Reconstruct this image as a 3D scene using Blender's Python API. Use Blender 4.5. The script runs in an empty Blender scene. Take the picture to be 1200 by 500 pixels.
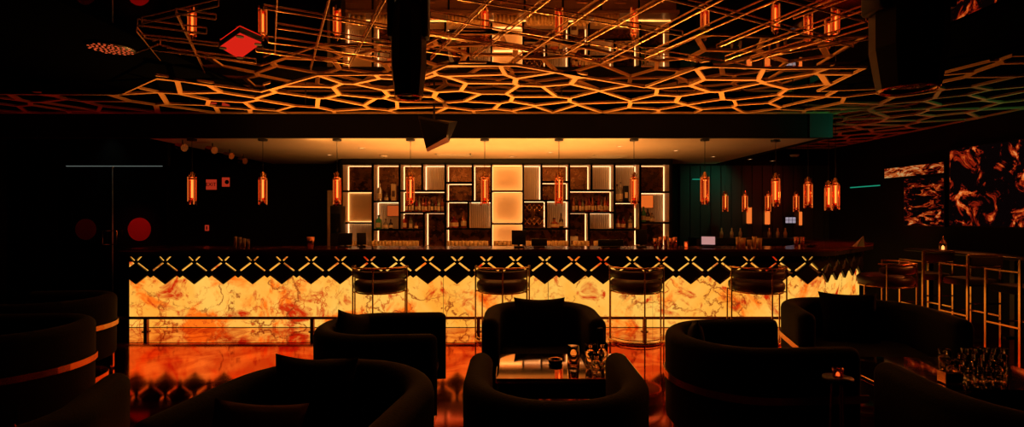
import bpy, math, random
from mathutils import Vector, Matrix, noise
random.seed(7)
S = bpy.context.scene
COL = S.collection
PI = math.pi
R = math.radians
F = 600.0; H = 1.55          # focal length in px for a 1200 px wide frame, eye height

def P(px, Y):                # lateral position of something seen at column px at distance Y
    return (px - 600.0) / F * Y
def Z(py, Y):
    return H - (py - 250.0) / F * Y

# ------------------------------------------------------------------ materials
MATS = {}
def newmat(name):
    m = bpy.data.materials.new(name); m.use_nodes = True
    nt = m.node_tree; nt.nodes.clear()
    out = nt.nodes.new('ShaderNodeOutputMaterial')
    return m, nt, out
def setin(n, **kw):
    for k, v in kw.items():
        k = k.replace('_', ' ')
        if k in n.inputs: n.inputs[k].default_value = v
def pbr(name, col, rough=.5, metal=0., spec=.5, bump=0., bscale=20., var=0., vscale=6., trans=0., sheen=0., coat=0., alpha=1., rvar=0., ior=1.45):
    m, nt, out = newmat(name)
    b = nt.nodes.new('ShaderNodeBsdfPrincipled')
    c4 = (*col, 1)
    b.inputs['Base Color'].default_value = c4
    b.inputs['Roughness'].default_value = rough
    b.inputs['Metallic'].default_value = metal
    b.inputs['Specular IOR Level'].default_value = spec
    b.inputs['Transmission Weight'].default_value = trans
    b.inputs['Sheen Weight'].default_value = sheen
    b.inputs['Coat Weight'].default_value = coat
    b.inputs['Alpha'].default_value = alpha
    b.inputs['IOR'].default_value = ior
    nt.links.new(b.outputs[0], out.inputs[0])
    tc = nt.nodes.new('ShaderNodeTexCoord')
    nz = nt.nodes.new('ShaderNodeTexNoise'); nz.inputs['Scale'].default_value = vscale; nz.inputs['Detail'].default_value = 5
    nt.links.new(tc.outputs['Object'], nz.inputs['Vector'])
    mx = nt.nodes.new('ShaderNodeMix'); mx.data_type = 'RGBA'
    v = max(var, .06)
    mx.inputs['A'].default_value = tuple(max(0, c*(1-v)) for c in col) + (1,)
    mx.inputs['B'].default_value = tuple(min(1, c*(1+v)) for c in col) + (1,)
    nt.links.new(nz.outputs['Fac'], mx.inputs['Factor'])
    nt.links.new(mx.outputs['Result'], b.inputs['Base Color'])
    if rvar:
        mr = nt.nodes.new('ShaderNodeMapRange')
        mr.inputs['From Min'].default_value = .35; mr.inputs['From Max'].default_value = .65
        mr.inputs['To Min'].default_value = max(.01, rough-rvar); mr.inputs['To Max'].default_value = rough+rvar
        nt.links.new(nz.outputs['Fac'], mr.inputs['Value']); nt.links.new(mr.outputs[0], b.inputs['Roughness'])
    if bump:
        n2 = nt.nodes.new('ShaderNodeTexNoise'); n2.inputs['Scale'].default_value = bscale; n2.inputs['Detail'].default_value = 3
        nt.links.new(tc.outputs['Object'], n2.inputs['Vector'])
        bp = nt.nodes.new('ShaderNodeBump'); bp.inputs['Strength'].default_value = bump; bp.inputs['Distance'].default_value = .02
        nt.links.new(n2.outputs['Fac'], bp.inputs['Height']); nt.links.new(bp.outputs[0], b.inputs['Normal'])
    MATS[name] = m
    return m
def emit(name, col, strength):
    m, nt, out = newmat(name)
    e = nt.nodes.new('ShaderNodeEmission'); e.inputs[0].default_value = (*col, 1); e.inputs[1].default_value = strength
    nt.links.new(e.outputs[0], out.inputs[0]); MATS[name] = m
    return m

BLACK = pbr('black_metal', (.010, .008, .008), .38, metal=.0, spec=.4)
BLACKR = pbr('black_matte', (.006, .005, .005), .8, spec=.15)
BLACKC = pbr('black_reflection_mask', (.002, .002, .002), .95, spec=.0)
WALLM = pbr('dark_wall', (.012, .010, .010), .75, spec=.1, bump=.2, bscale=12)
CURTAIN = pbr('dark_wall_panel', (.045, .05, .048), .6, spec=.2)
BRASS = pbr('brass', (.80, .42, .17), .24, metal=1, var=.1)
COPPER = pbr('copper_lattice', (.86, .42, .13), .42, metal=.25, spec=.5, var=.2, vscale=3)
BRONZE = pbr('dark_bronze', (.30, .10, .05), .3, metal=1)
VELVET = pbr('black_velvet', (.0045, .0026, .0022), .78, spec=.12, sheen=.045, bump=.15, bscale=90, var=.4)
VELVETB = pbr('brown_leather', (.045, .011, .004), .75, spec=.1, bump=.1, bscale=60, var=.3)
SEATM = pbr('oxblood_leather', (.045, .010, .007), .42, spec=.4, bump=.05, bscale=80, var=.2)
COUNTER = pbr('counter_stone', (.13, .022, .012), .16, spec=.6, var=.5, vscale=9)
MIRROR = pbr('ceiling_mirror', (.95, .78, .58), .015, metal=1, bump=.012, bscale=2.2)
SOFFIT = pbr('soffit_paint', (.72, .56, .38), .7, spec=.2)
WHITEP = pbr('white_plastic', (.7, .62, .5), .5)
LINING = pbr('niche_laminate', (.68, .46, .26), .45, spec=.3, var=.12)
DARKMIR = pbr('antique_mirror', (.17, .065, .025), .27, metal=.88, var=.9, vscale=9, rvar=.1)
TABLEG = pbr('black_gloss_table', (.012, .009, .008), .06, spec=1., coat=1.)
TABLEM = pbr('smoked_mirror_table', (.85, .56, .30), .045, metal=1)
REDST = pbr('red_sticker', (.75, .03, .03), .5)
SCRW = pbr('back_counter', (.22, .10, .045), .25, spec=.5, var=.3)
DOORGL = pbr('dark_door_glass', (.008, .008, .009), .08, spec=.35)

def floor_mat(name, tint, rough, rv, vscale):
    m, nt, out = newmat(name)
    tc = nt.nodes.new('ShaderNodeTexCoord')
    nz = nt.nodes.new('ShaderNodeTexNoise'); nz.inputs['Scale'].default_value = vscale; nz.inputs['Detail'].default_value = 6; nz.inputs['Distortion'].default_value = 1.2
    nt.links.new(tc.outputs['Object'], nz.inputs['Vector'])
    cr = nt.nodes.new('ShaderNodeValToRGB')
    cr.color_ramp.elements[0].position = .38; cr.color_ramp.elements[0].color = (tint[0]*.62, tint[1]*.35, tint[2]*.3, 1)
    cr.color_ramp.elements[1].position = .60; cr.color_ramp.elements[1].color = (*tint, 1)
    nt.links.new(nz.outputs['Fac'], cr.inputs[0])
    g = nt.nodes.new('ShaderNodeBsdfGlossy'); g.inputs['Roughness'].default_value = rough
    nt.links.new(cr.outputs[0], g.inputs['Color'])
    mr = nt.nodes.new('ShaderNodeMapRange'); mr.inputs['From Min'].default_value = .3; mr.inputs['From Max'].default_value = .7
    mr.inputs['To Min'].default_value = max(rough-rv, .01); mr.inputs['To Max'].default_value = rough+rv
    nt.links.new(nz.outputs['Fac'], mr.inputs['Value']); nt.links.new(mr.outputs[0], g.inputs['Roughness'])
    d = nt.nodes.new('ShaderNodeBsdfDiffuse'); d.inputs[0].default_value = (.05, .014, .008, 1)
    mx = nt.nodes.new('ShaderNodeMixShader'); mx.inputs[0].default_value = .96
    nt.links.new(d.outputs[0], mx.inputs[1]); nt.links.new(g.outputs[0], mx.inputs[2])
    nt.links.new(mx.outputs[0], out.inputs[0])
    return m
FLOOR = floor_mat('polished_red_stone', (1., .25, .12), .075, .035, 1.3)
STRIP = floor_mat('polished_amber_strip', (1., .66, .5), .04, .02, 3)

def onyx():
    m, nt, out = newmat('backlit_onyx')
    L = nt.links.new
    tc = nt.nodes.new('ShaderNodeTexCoord')
    nz = nt.nodes.new('ShaderNodeTexNoise'); nz.inputs['Scale'].default_value = 1.6; nz.inputs['Detail'].default_value = 6; nz.inputs['Roughness'].default_value = .6
    L(tc.outputs['Object'], nz.inputs['Vector'])
    sub = nt.nodes.new('ShaderNodeVectorMath'); sub.operation = 'SUBTRACT'; sub.inputs[1].default_value = (.5, .5, .5)
    L(nz.outputs['Color'], sub.inputs[0])
    sc = nt.nodes.new('ShaderNodeVectorMath'); sc.operation = 'SCALE'; sc.inputs['Scale'].default_value = 1.1
    L(sub.outputs[0], sc.inputs[0])
    ad = nt.nodes.new('ShaderNodeVectorMath'); ad.operation = 'ADD'
    L(tc.outputs['Object'], ad.inputs[0]); L(sc.outputs[0], ad.inputs[1])
    def veins(scale, wid):
        v = nt.nodes.new('ShaderNodeTexVoronoi'); v.feature = 'DISTANCE_TO_EDGE'; v.inputs['Scale'].default_value = scale
        L(ad.outputs[0], v.inputs['Vector'])
        mr = nt.nodes.new('ShaderNodeMapRange'); mr.inputs['From Min'].default_value = 0; mr.inputs['From Max'].default_value = wid
        mr.inputs['To Min'].default_value = 1; mr.inputs['To Max'].default_value = 0
        L(v.outputs['Distance'], mr.inputs['Value'])
        return mr.outputs[0]
    def mask(scale, a, b, off):
        mp = nt.nodes.new('ShaderNodeVectorMath'); mp.operation = 'ADD'; mp.inputs[1].default_value = off
        L(tc.outputs['Object'], mp.inputs[0])
        n = nt.nodes.new('ShaderNodeTexNoise'); n.inputs['Scale'].default_value = scale; n.inputs['Detail'].default_value = 5; n.inputs['Roughness'].default_value = .62; n.inputs['Distortion'].default_value = .6
        L(mp.outputs[0], n.inputs['Vector'])
        mr = nt.nodes.new('ShaderNodeMapRange'); mr.inputs['From Min'].default_value = a; mr.inputs['From Max'].default_value = b
        L(n.outputs['Fac'], mr.inputs['Value'])
        return mr.outputs[0]
    def mul(a, b):
        n = nt.nodes.new('ShaderNodeMath'); n.operation = 'MULTIPLY'; L(a, n.inputs[0]); L(b, n.inputs[1]); return n.outputs[0]
    def mix(fac, A, B):
        n = nt.nodes.new('ShaderNodeMix'); n.data_type = 'RGBA'; L(fac, n.inputs['Factor'])
        for s, v in (('A', A), ('B', B)):
            if isinstance(v, tuple): n.inputs[s].default_value = v
            else: L(v, n.inputs[s])
        return n.outputs['Result']
    c = mix(mask(1.1, .38, .62, (3, 1, 2)), (1.0, .53, .085, 1), (1.0, .38, .035, 1))
    c = mix(mask(1.7, .53, .62, (9, 4, 1)), c, (1.0, .17, .008, 1))
    c = mix(mask(2.6, .555, .64, (1, 8, 5)), c, (.60, .022, .002, 1))
    c = mix(mul(veins(1.1, .026), mask(1.2, .44, .52, (5, 5, 5))), c, (.30, .035, .004, 1))
    c = mix(mul(veins(3.4, .06), mask(1.7, .50, .60, (7, 2, 3))), c, (.60, .06, .005, 1))
    e = nt.nodes.new('ShaderNodeEmission'); L(c, e.inputs[0]); e.inputs[1].default_value = 1.02
    L(e.outputs[0], out.inputs[0])
    return m
ONYX = onyx()

def fire(name, scale, seed, strength, lo=.5, stretch=(1, 1, 1), gold=False):
    m, nt, out = newmat(name); L = nt.links.new
    tc = nt.nodes.new('ShaderNodeTexCoord')
    mp = nt.nodes.new('ShaderNodeMapping'); mp.inputs['Location'].default_value = (seed, seed*.7, seed*.3); mp.inputs['Scale'].default_value = stretch
    L(tc.outputs['Object'], mp.inputs[0])
    n = nt.nodes.new('ShaderNodeTexNoise'); n.inputs['Scale'].default_value = scale; n.inputs['Detail'].default_value = 9; n.inputs['Roughness'].default_value = .68; n.inputs['Distortion'].default_value = 1.0
    L(mp.outputs[0], n.inputs[0])
    cr = nt.nodes.new('ShaderNodeValToRGB'); el = cr.color_ramp.elements
    el[0].position = lo; el[0].color = (.003, .001, .001, 1)
    el[1].position = lo+.05; el[1].color = (.35, .015, .003, 1)
    a = el.new(lo+.10); a.color = (.95, .17, .02, 1)
    a = el.new(lo+.17); a.color = (1, .55, .2, 1)
    L(n.outputs['Fac'], cr.inputs[0])
    e = nt.nodes.new('ShaderNodeEmission'); L(cr.outputs[0], e.inputs[0]); e.inputs[1].default_value = strength
    L(e.outputs[0], out.inputs[0])
    return m
SCREENM = fire('screen_fire', 3.4, 3.1, .75, .53)
REFLWAVE = fire('reflection_wave_glow', 3.6, 8.2, .6, .52, (1, 1, 3.2))
GOLDREFL = fire('gold_reflection_glow', 3.6, 1.2, .5, .42, (1, 1, 3))

def ribbed():
    m, nt, out = newmat('ribbed_glass'); L = nt.links.new
    tc = nt.nodes.new('ShaderNodeTexCoord')
    w = nt.nodes.new('ShaderNodeTexWave'); w.wave_type = 'BANDS'; w.bands_direction = 'X'; w.inputs['Scale'].default_value = 11; w.inputs['Distortion'].default_value = 1.2; w.inputs['Detail'].default_value = 2
    L(tc.outputs['Object'], w.inputs[0])
    b = nt.nodes.new('ShaderNodeBsdfPrincipled'); b.inputs['Base Color'].default_value = (.80, .60, .36, 1); b.inputs['Roughness'].default_value = .3; b.inputs['Metallic'].default_value = .1
    bp = nt.nodes.new('ShaderNodeBump'); bp.inputs['Strength'].default_value = .8; bp.inputs['Distance'].default_value = .02
    L(w.outputs['Fac'], bp.inputs['Height']); L(bp.outputs[0], b.inputs['Normal']); L(b.outputs[0], out.inputs[0])
    return m
RIB = ribbed()
BACKGLOW = pbr('frosted_panel', (.80, .60, .36), .6, spec=.2)
LED = emit('led_warm', (1, .50, .19), 3.2)
LEDW = emit('led_soft_white', (1, .56, .27), 2.9)
LEDD = emit('led_amber_line', (1, .45, .14), 3.)
LEDA = emit('led_amber_edge', (1, .43, .13), 3.4)
LOWFILL = emit('low_fill_line', (1, .42, .10), 3.2)
COVE = emit('cove_led', (1, .50, .14), 2.6)
FIL = emit('lamp_filament', (1, .27, .05), 3.4)
FILT = emit('lamp_tube_glow', (1, .16, .02), .55)
TEAL = emit('teal_led', (.03, .7, .40), .35)
DLIT = emit('downlight_lens', (1, .5, .2), 3.)
REDPAN = emit('red_lamp_panel', (.75, .018, .008), .9)
SIGNRED = emit('red_sign', (.55, .035, .012), .6)
CANDLE = emit('candle_glow', (1, .35, .08), 2.)
SCRBLUE = emit('monitor_glow', (.55, .45, .55), .6)
TABLETM = emit('tablet_glow', (.75, .36, .33), .7)
COOL = emit('cool_thin_light', (.5, .6, .55), .22)
FRIDGE = emit('fridge_light', (1, .66, .36), .9)

def tinted(name, col, rough=.08, t=.5):
    return pbr(name, col, rough, trans=t, spec=.6)
B_AMB = tinted('amber_bottle', (.75, .16, .03)); B_RED = tinted('red_bottle', (.5, .03, .02)); B_GRN = tinted('green_bottle', (.10, .42, .16), t=.3)
B_CLR = tinted('clear_bottle', (.9, .75, .55), t=.7); B_DRK = tinted('dark_bottle', (.06, .025, .015), t=.2)
B_LAB = pbr('bottle_label', (.85, .62, .38), .6); B_CAP = pbr('bottle_cap', (.10, .03, .02), .3)
TUMB = pbr('barware_glass', (.98, .64, .28), .12, trans=.12, spec=.8)
CUPM = pbr('copper_cup', (.72, .30, .20), .22, metal=.8)

# pendant glass: tinted see-through tube
def tube_mat(name='pink_tube_glass', c1=(1,.55,.42), c2=(1,.6,.45), bl=.35):
    m, nt, out = newmat(name); L = nt.links.new
    t = nt.nodes.new('ShaderNodeBsdfTransparent'); t.inputs[0].default_value = (*c1, 1)
    g = nt.nodes.new('ShaderNodeBsdfGlossy'); g.inputs[0].default_value = (*c2, 1); g.inputs['Roughness'].default_value = .08
    lw = nt.nodes.new('ShaderNodeLayerWeight'); lw.inputs[0].default_value = bl
    mx = nt.nodes.new('ShaderNodeMixShader'); L(lw.outputs['Facing'], mx.inputs[0]); L(t.outputs[0], mx.inputs[1]); L(g.outputs[0], mx.inputs[2])
    L(mx.outputs[0], out.inputs[0]); return m
TUBEG = tube_mat()
GLASS = pbr('clear_glass', (1, .96, .9), .01, trans=1, spec=.6, ior=1.45)

# ------------------------------------------------------------------ mesh builder
class MB:
    def __init__(s): s.v = []; s.f = []; s.sm = []
    def add(s, vs, fs, smooth=False, M=None):
        o = len(s.v)
        for p in vs: s.v.append(tuple(M @ Vector(p)) if M else tuple(p))
        for f in fs: s.f.append(tuple(i+o for i in f)); s.sm.append(smooth)
        return s
    def box(s, x0, x1, y0, y1, z0, z1, M=None):
        vs = [(x0,y0,z0),(x1,y0,z0),(x1,y1,z0),(x0,y1,z0),(x0,y0,z1),(x1,y0,z1),(x1,y1,z1),(x0,y1,z1)]
        fs = [(3,2,1,0),(4,5,6,7),(0,1,5,4),(1,2,6,5),(2,3,7,6),(3,0,4,7)]
        return s.add(vs, fs, False, M)
    def rbox(s, x0, x1, y0, y1, z0, z1, r=.03, M=None, n=3):
        # rounded box: rounded plan, rounded top and bottom edges
        rings = []
        def plan(ins):
            pts = []
            a0, a1, b0, b1 = x0+ins, x1-ins, y0+ins, y1-ins
            rr = max(r*1.4-ins, .002)
            for cx, cy, st in ((a1-rr,b1-rr,0),(a0+rr,b1-rr,90),(a0+rr,b0+rr,180),(a1-rr,b0+rr,270)):
                for k in range(n+1):
                    t = R(st+90*k/n); pts.append((cx+rr*math.cos(t), cy+rr*math.sin(t)))
            return pts
        prof = [(r*(1-math.sin(R(90*k/n))), z0+r*(1-math.cos(R(90*k/n)))) for k in range(n+1)]
        prof += [(r*(1-math.cos(R(90*k/n))), z1-r*(1-math.sin(R(90*k/n)))) for k in range(n+1)]
        vs = []; m = 4*(n+1)
        for ins, z in prof: vs += [(x, y, z) for x, y in plan(ins)]
        fs = []
        for i in range(len(prof)-1):
            for k in range(m): fs.append((i*m+k, i*m+(k+1)%m, (i+1)*m+(k+1)%m, (i+1)*m+k))
        s.add(vs, fs, True, M)
        s.add([vs[k] for k in range(m)], [tuple(reversed(range(m)))], False, M)
        s.add([vs[(len(prof)-1)*m+k] for k in range(m)], [tuple(range(m))], False, M)
        return s
    def cyl(s, a, b, r, n=10, r2=None, cap=True):
        a = Vector(a); b = Vector(b); d = (b-a).normalized()
        u = d.orthogonal().normalized(); w = d.cross(u); r2 = r if r2 is None else r2
        vs = []
        for c, rr in ((a, r), (b, r2)):
            for k in range(n):
                t = 2*PI*k/n; vs.append(tuple(c + u*rr*math.cos(t) + w*rr*math.sin(t)))
        fs = [(k, (k+1)%n, n+(k+1)%n, n+k) for k in range(n)]
        s.add(vs, fs, n > 4)
        if cap: s.add(vs, [tuple(reversed(range(n))), tuple(range(n, 2*n))], False)
        return s
    def lathe(s, prof, c=(0,0,0), n=16, smooth=True, a0=0, a1=360):
        vs = []; full = a1-a0 >= 360; m = n if full else n+1
        for r, z in prof:
            for k in range(m):
                t = R(a0+(a1-a0)*k/n); vs.append((c[0]+r*math.cos(t), c[1]+r*math.sin(t), c[2]+z))
        fs = []
        for i in range(len(prof)-1):
            for k in range(n):
                k2 = (k+1) % m if full else k+1
                fs.append((i*m+k, i*m+k2, (i+1)*m+k2, (i+1)*m+k))
        s.add(vs, fs, smooth); return s
    def sweep(s, path, sec, closed=False, caps=True, scale=None, smooth=True):
        # path: list of (x,y,z) in plan; sec: list of (off, dz) closed section; off along the outward (right) normal
        n = len(path); m = len(sec); vs = []
        for i, p in enumerate(path):
            p = Vector(p)
            a = Vector(path[(i-1) % n] if (closed or i > 0) else path[i]); b = Vector(path[(i+1) % n] if (closed or i < n-1) else path[i])
            d = (b-a); d.z = 0; d.normalize(); nr = Vector((d.y, -d.x, 0))
            k = scale[i] if scale else (1, 1, 0)
            for o, dz in sec: vs.append(tuple(p + nr*(o*k[0]) + Vector((0,0,dz*k[1]+k[2]))))
        fs = []
        for i in range(n if closed else n-1):
            j = (i+1) % n
            for k in range(m): fs.append((i*m+k, j*m+k, j*m+(k+1)%m, i*m+(k+1)%m))
        s.add(vs, fs, smooth)
        if caps and not closed:
            s.add(vs[:m], [tuple(range(m))]); s.add(vs[-m:], [tuple(reversed(range(m)))])
        return s
    def tube(s, path, r, closed=False, n=8):
        pts = [Vector(p) for p in path]; N = len(pts); vs = []
        for i, p in enumerate(pts):
            a = pts[(i-1) % N] if (closed or i > 0) else p; b = pts[(i+1) % N] if (closed or i < N-1) else p
            d = (b-a).normalized(); up = Vector((0,0,1)) if abs(d.z) < .9 else Vector((0,1,0))
            u = d.cross(up).normalized(); w = u.cross(d)
            for k in range(n):
                t = 2*PI*k/n; vs.append(tuple(p+u*r*math.cos(t)+w*r*math.sin(t)))
        fs = []
        for i in range(N if closed else N-1):
            j = (i+1) % N
            for k in range(n): fs.append((i*n+k, i*n+(k+1)%n, j*n+(k+1)%n, j*n+k))
        s.add(vs, fs, True)
        if not closed: s.add(vs[:n], [tuple(reversed(range(n)))]); s.add(vs[-n:], [tuple(range(n))])
        return s
    def prism(s, poly, z0, z1, M=None):
        n = len(poly); vs = [(x, y, z0) for x, y in poly] + [(x, y, z1) for x, y in poly]
        return s.add(vs, [tuple(reversed(range(n))), tuple(range(n, 2*n))] + [(k, (k+1)%n, n+(k+1)%n, n+k) for k in range(n)], False, M)
    def build(s, name, mat, parent=None, label=None):
        me = bpy.data.meshes.new(name); me.from_pydata(s.v, [], s.f); me.update()
        for p, q in zip(me.polygons, s.sm): p.use_smooth = q
        me.materials.append(mat)
        o = bpy.data.objects.new(name, me); COL.objects.link(o)
        if parent: o.parent = parent
        if label: o['label'] = label
        return o

def tag(o, label, cat, group=None):
    o['label'] = label; o['category'] = cat
    if group: o['group'] = group
    return o
def thing(name, label, cat, loc=(0,0,0), rz=0, group=None):
    o = bpy.data.objects.new(name, None); COL.objects.link(o); o.empty_display_size = .1
    o.location = loc; o.rotation_euler = (0, 0, rz)
    return tag(o, label, cat, group)
def struct(o): o['kind'] = 'structure'; return o
def origin(o, loc):      # move a single-mesh thing's origin
    l = Vector(loc); o.data.transform(Matrix.Translation(-l)); o.location = l; return o
def copy_tree(o, loc=None, rz=None, label=None, group=None, parent=None):
    kids = list(o.children)
    c = o.copy(); COL.objects.link(c)
    if parent: c.parent = parent
    if loc is not None: c.location = loc
    if rz is not None: c.rotation_euler = (0, 0, rz)
    if label: c['label'] = label
    if group: c['group'] = group
    for k in kids: copy_tree(k, parent=c)
    return c
ORD = ['first','second','third','fourth','fifth','sixth','seventh','eighth','ninth','tenth','eleventh','twelfth','thirteenth','fourteenth','fifteenth','sixteenth','seventeenth','eighteenth']

# ------------------------------------------------------------------ the room
XL, XR, Y0, Y1, ZC = -7.4, 6.6, -1.6, 10.7, 3.04
b = MB(); b.box(XL, XR, Y0, Y1, -.1, 0); struct(b.build('floor', FLOOR))
b = MB(); b.box(XL, XR, Y0, Y1, ZC, ZC+.1); struct(b.build('ceiling', MIRROR))
b = MB(); b.box(XL-.1, XL, Y0, Y1, 0, ZC); struct(b.build('wall_left', WALLM))
b = MB(); b.box(XR, XR+.1, Y0, Y1, 0, ZC); struct(b.build('wall_right', WALLM))
b = MB(); b.box(XL, XR, Y1, Y1+.1, 0, ZC); struct(b.build('wall_back', WALLM))
b = MB(); b.box(XL, XR, Y0-.1, Y0, 0, ZC); struct(b.build('wall_front', WALLM))
# wall panelling (dark green-grey) at the far right
b = MB()
x = 3.5
while x < 6.55:
    b.box(x, x+.20, 10.66, 10.70, 0, 2.55); x += .215
struct(b.build('trim_1', CURTAIN))

b = MB(); b.box(3.45, XR, Y0, 6.8, ZC-.014, ZC); struct(b.build('trim_8', BLACKC))  # black sheet added over the mirror to hide the screens' reflection
b = MB(); b.box(XL, -3.15, Y0, 6.8, ZC-.014, ZC); struct(b.build('trim_9', BLACKC))  # black sheet added over the mirror to hide the door light's reflection
# polished strip in the floor in front of the bar
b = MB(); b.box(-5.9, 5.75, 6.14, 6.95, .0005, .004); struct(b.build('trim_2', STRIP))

# soffit over the bar
SO = 2.585
b = MB(); b.box(-5.0, 4.26, 6.94, 10.7, SO, SO+.02); o = struct(b.build('trim_3', SOFFIT))
b = MB(); b.box(-7.35, 4.28, 6.86, 6.94, SO-.02, 2.90); b.box(4.24, 4.30, 6.86, 10.7, SO-.02, 2.90)
struct(b.build('trim_4', BLACKR))
b = MB(); b.box(-3.9, 4.2, 6.955, 6.975, SO-.012, SO-.001); t = thing('light_strip', 'long warm LED line along the front lip of the golden bar soffit', 'light strip', (0, 6.96, SO)); o = b.build('led_line', COVE, t); o.data.transform(Matrix.Translation((0,-6.96,-SO)))

# ------------------------------------------------------------------ bar
FY = 6.94; XA = 3.95; XE = -5.19
def bar_line(step):
    """(x, y, nx, ny) along the bar front: straight, a bend of 42 degrees, a slanting side, a second bend to the back"""
    out = []; n = int((XA-XE)/step)
    for i in range(n+1): out.append((XE+(XA-XE)*i/n, FY, 0., -1.))
    r1 = .55; cx, cy = XA, FY+r1
    for k in range(1, 13): a = R(42*k/12); out.append((cx+r1*math.sin(a), cy-r1*math.cos(a), math.sin(a), -math.cos(a)))
    x, y = out[-1][:2]; a = R(42); m = int(1.6/step)
    for k in range(1, m+1): out.append((x+1.6*k/m*math.cos(a), y+1.6*k/m*math.sin(a), math.sin(a), -math.cos(a)))
    x, y = out[-1][:2]; r2 = .6; cx, cy = x-r2*math.sin(a), y+r2*math.cos(a)
    for k in range(1, 13): b_ = R(42+48*k/12); out.append((cx+r2*math.sin(b_), cy-r2*math.cos(b_), math.sin(b_), -math.cos(b_)))
    x, y = out[-1][:2]
    while y < 9.55: y = min(y+.2, 9.6); out.append((x, y, 1., 0.))
    return out
def bar_path(off, step=.1):
    return [(x+nx*off, y+ny*off) for x, y, nx, ny in bar_line(step)]
bar = thing('bar_counter', 'long dark bar with a glowing amber onyx front and rounded right end', 'bar counter', (0, 6.94, 0))
def rel(o): o.data.transform(Matrix.Translation((0,-6.94,0))); return o
def strip(off0, off1, z0, z1):
    a = bar_path(off0); c = bar_path(off1); b = MB(); n = len(a)
    vs = []
    for p, q in zip(a, c): vs += [(p[0],p[1],z0),(p[0],p[1],z1),(q[0],q[1],z1),(q[0],q[1],z0)]
    fs = []
    for i in range(n-1):
        for k in range(4): fs.append((i*4+k, i*4+(k+1)%4, (i+1)*4+(k+1)%4, (i+1)*4+k))
    fs += [(3,2,1,0), tuple(range((n-1)*4, n*4))]
    b.add(vs, fs); return b
rel(strip(.19, -.50, 1.045, 1.078).build('countertop', COUNTER, bar))
rel(strip(.1915, .1885, 1.064, 1.079).build('lip_highlight', BRONZE, bar))  # thin bronze strip stands in for the highlight along the counter lip
rel(strip(.02, -.42, .986, 1.045).build('counter_support', BLACK, bar))
rel(strip(-.02, -.40, 0, .986).build('bar_body', BLACKR, bar))
rel(strip(.185, .02, .985, 1.045).build('counter_edge', BLACK, bar))
# onyx panels, each its own slab with a dark seam
pp = bar_path(0.0, step=.05)
cum = [0]
for i in range(1, len(pp)): cum.append(cum[-1]+math.dist(pp[i-1], pp[i]))
def along(s):
    for i in range(1, len(pp)):
        if cum[i] >= s or i == len(pp)-1:
            t = (s-cum[i-1])/(cum[i]-cum[i-1]); p = pp[i-1]; q = pp[i]
            d = Vector((q[0]-p[0], q[1]-p[1], 0)).normalized()
            return Vector((p[0]+(q[0]-p[0])*t, p[1]+(q[1]-p[1])*t, 0)), d
    return Vector((*pp[-1], 0)), Vector((0,1,0))
total = cum[-1]; PANW = 1.42; s0 = 0; pi_ = 0
while s0 < total-.2:
    s1 = min(s0+PANW, total); b = MB(); n = 14; vs = []
    for i in range(n+1):
        p, d = along(s0+.004+(s1-s0-.008)*i/n)
        nr = Vector((d.y, -d.x, 0))
        for o, z in ((.0, .012), (.0, .985), (-.018, .985), (-.018, .012)): vs.append(tuple(p+nr*(o)+Vector((0,0,z))))
    fs = [(i*4+k, i*4+(k+1)%4, (i+1)*4+(k+1)%4, (i+1)*4+k) for i in range(n) for k in range(4)]
    b.add(vs, fs); rel(b.build('onyx_panel', ONYX, bar)); s0 = s1; pi_ += 1
# diamond apron
DW = .197; DH = .150; zc = .742
def diamond_on(s, zc, half=False):
    """a raised quilted diamond tile (shallow pyramid) hanging on the bar front at arc length s"""
    b = MB(); g = .972
    p, d = along(s); nr = Vector((d.y, -d.x, 0))
    def W(u, z, o): 
        return tuple(p + d*u + nr*o + Vector((0, 0, z)))
    w = DW*g; h = DH*g
    if not half:
        r = [(w,0),(0,h),(-w,0),(0,-h)]
    else:
        r = [(w*.985,h*.99+.0),(-w*.985,h*.99),(0,0.006)]
    m = len(r)
    cz = 0 if not half else h*.66
    base = [W(u, zc+v, .012) for u, v in r]; mid = [W(u, zc+v, .040) for u, v in r]
    inn = [W(u*.72, zc+cz+(v-cz)*.72, .055) for u, v in r]
    fs = [(k, (k+1)%m, m+(k+1)%m, m+k) for k in range(m)] + [(m+k, m+(k+1)%m, 2*m+(k+1)%m, 2*m+k) for k in range(m)]
    fs += [tuple(range(2*m, 3*m)), tuple(reversed(range(m)))]
    b.add(base+mid+inn, fs)
    return b
npitch = 0; s = .115
while s < min(total, 12.4):
    rel(diamond_on(s, zc).build('diamond_tile', BLACK, bar))
    # upper half tile between two diamonds
    b = MB()
    p, d = along(s+DW); nr = Vector((d.y, -d.x, 0))
    def W(u, z, o): return tuple(p + d*u + nr*o + Vector((0,0,z)))
    zt = zc+DH*1.02
    tri = [(-DW*.93, zt+.016+.0), (DW*.93, zt+.016), (0, zt-DH*.93+.016)]
    base = [W(u, z, .012) for u, z in tri]; mid = [W(u, z, .042) for u, z in tri]
    b.add(base+mid, [(0,1,4,3),(1,2,5,4),(2,0,3,5),(3,4,5),(2,1,0)])
    # small blocks closing the side corners and the top corners so only short slits stay open
    for (u, z, a) in ((0, zc+.0, .058), (-DW, zt, .030), (DW, zt, .030)):
        q = [(u-a*1.3, z), (u, z-a), (u+a*1.3, z), (u, z+a)]
        bb = [W(x, y, .014) for x, y in q]; mm = [W(x, y, .036) for x, y in q]
        b.add(bb+mm, [(k,(k+1)%4,4+(k+1)%4,4+k) for k in range(4)]+[(4,5,6,7),(3,2,1,0)])
    rel(b.build('upper_tile', BLACK, bar))
    s += 2*DW; npitch += 1
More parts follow.
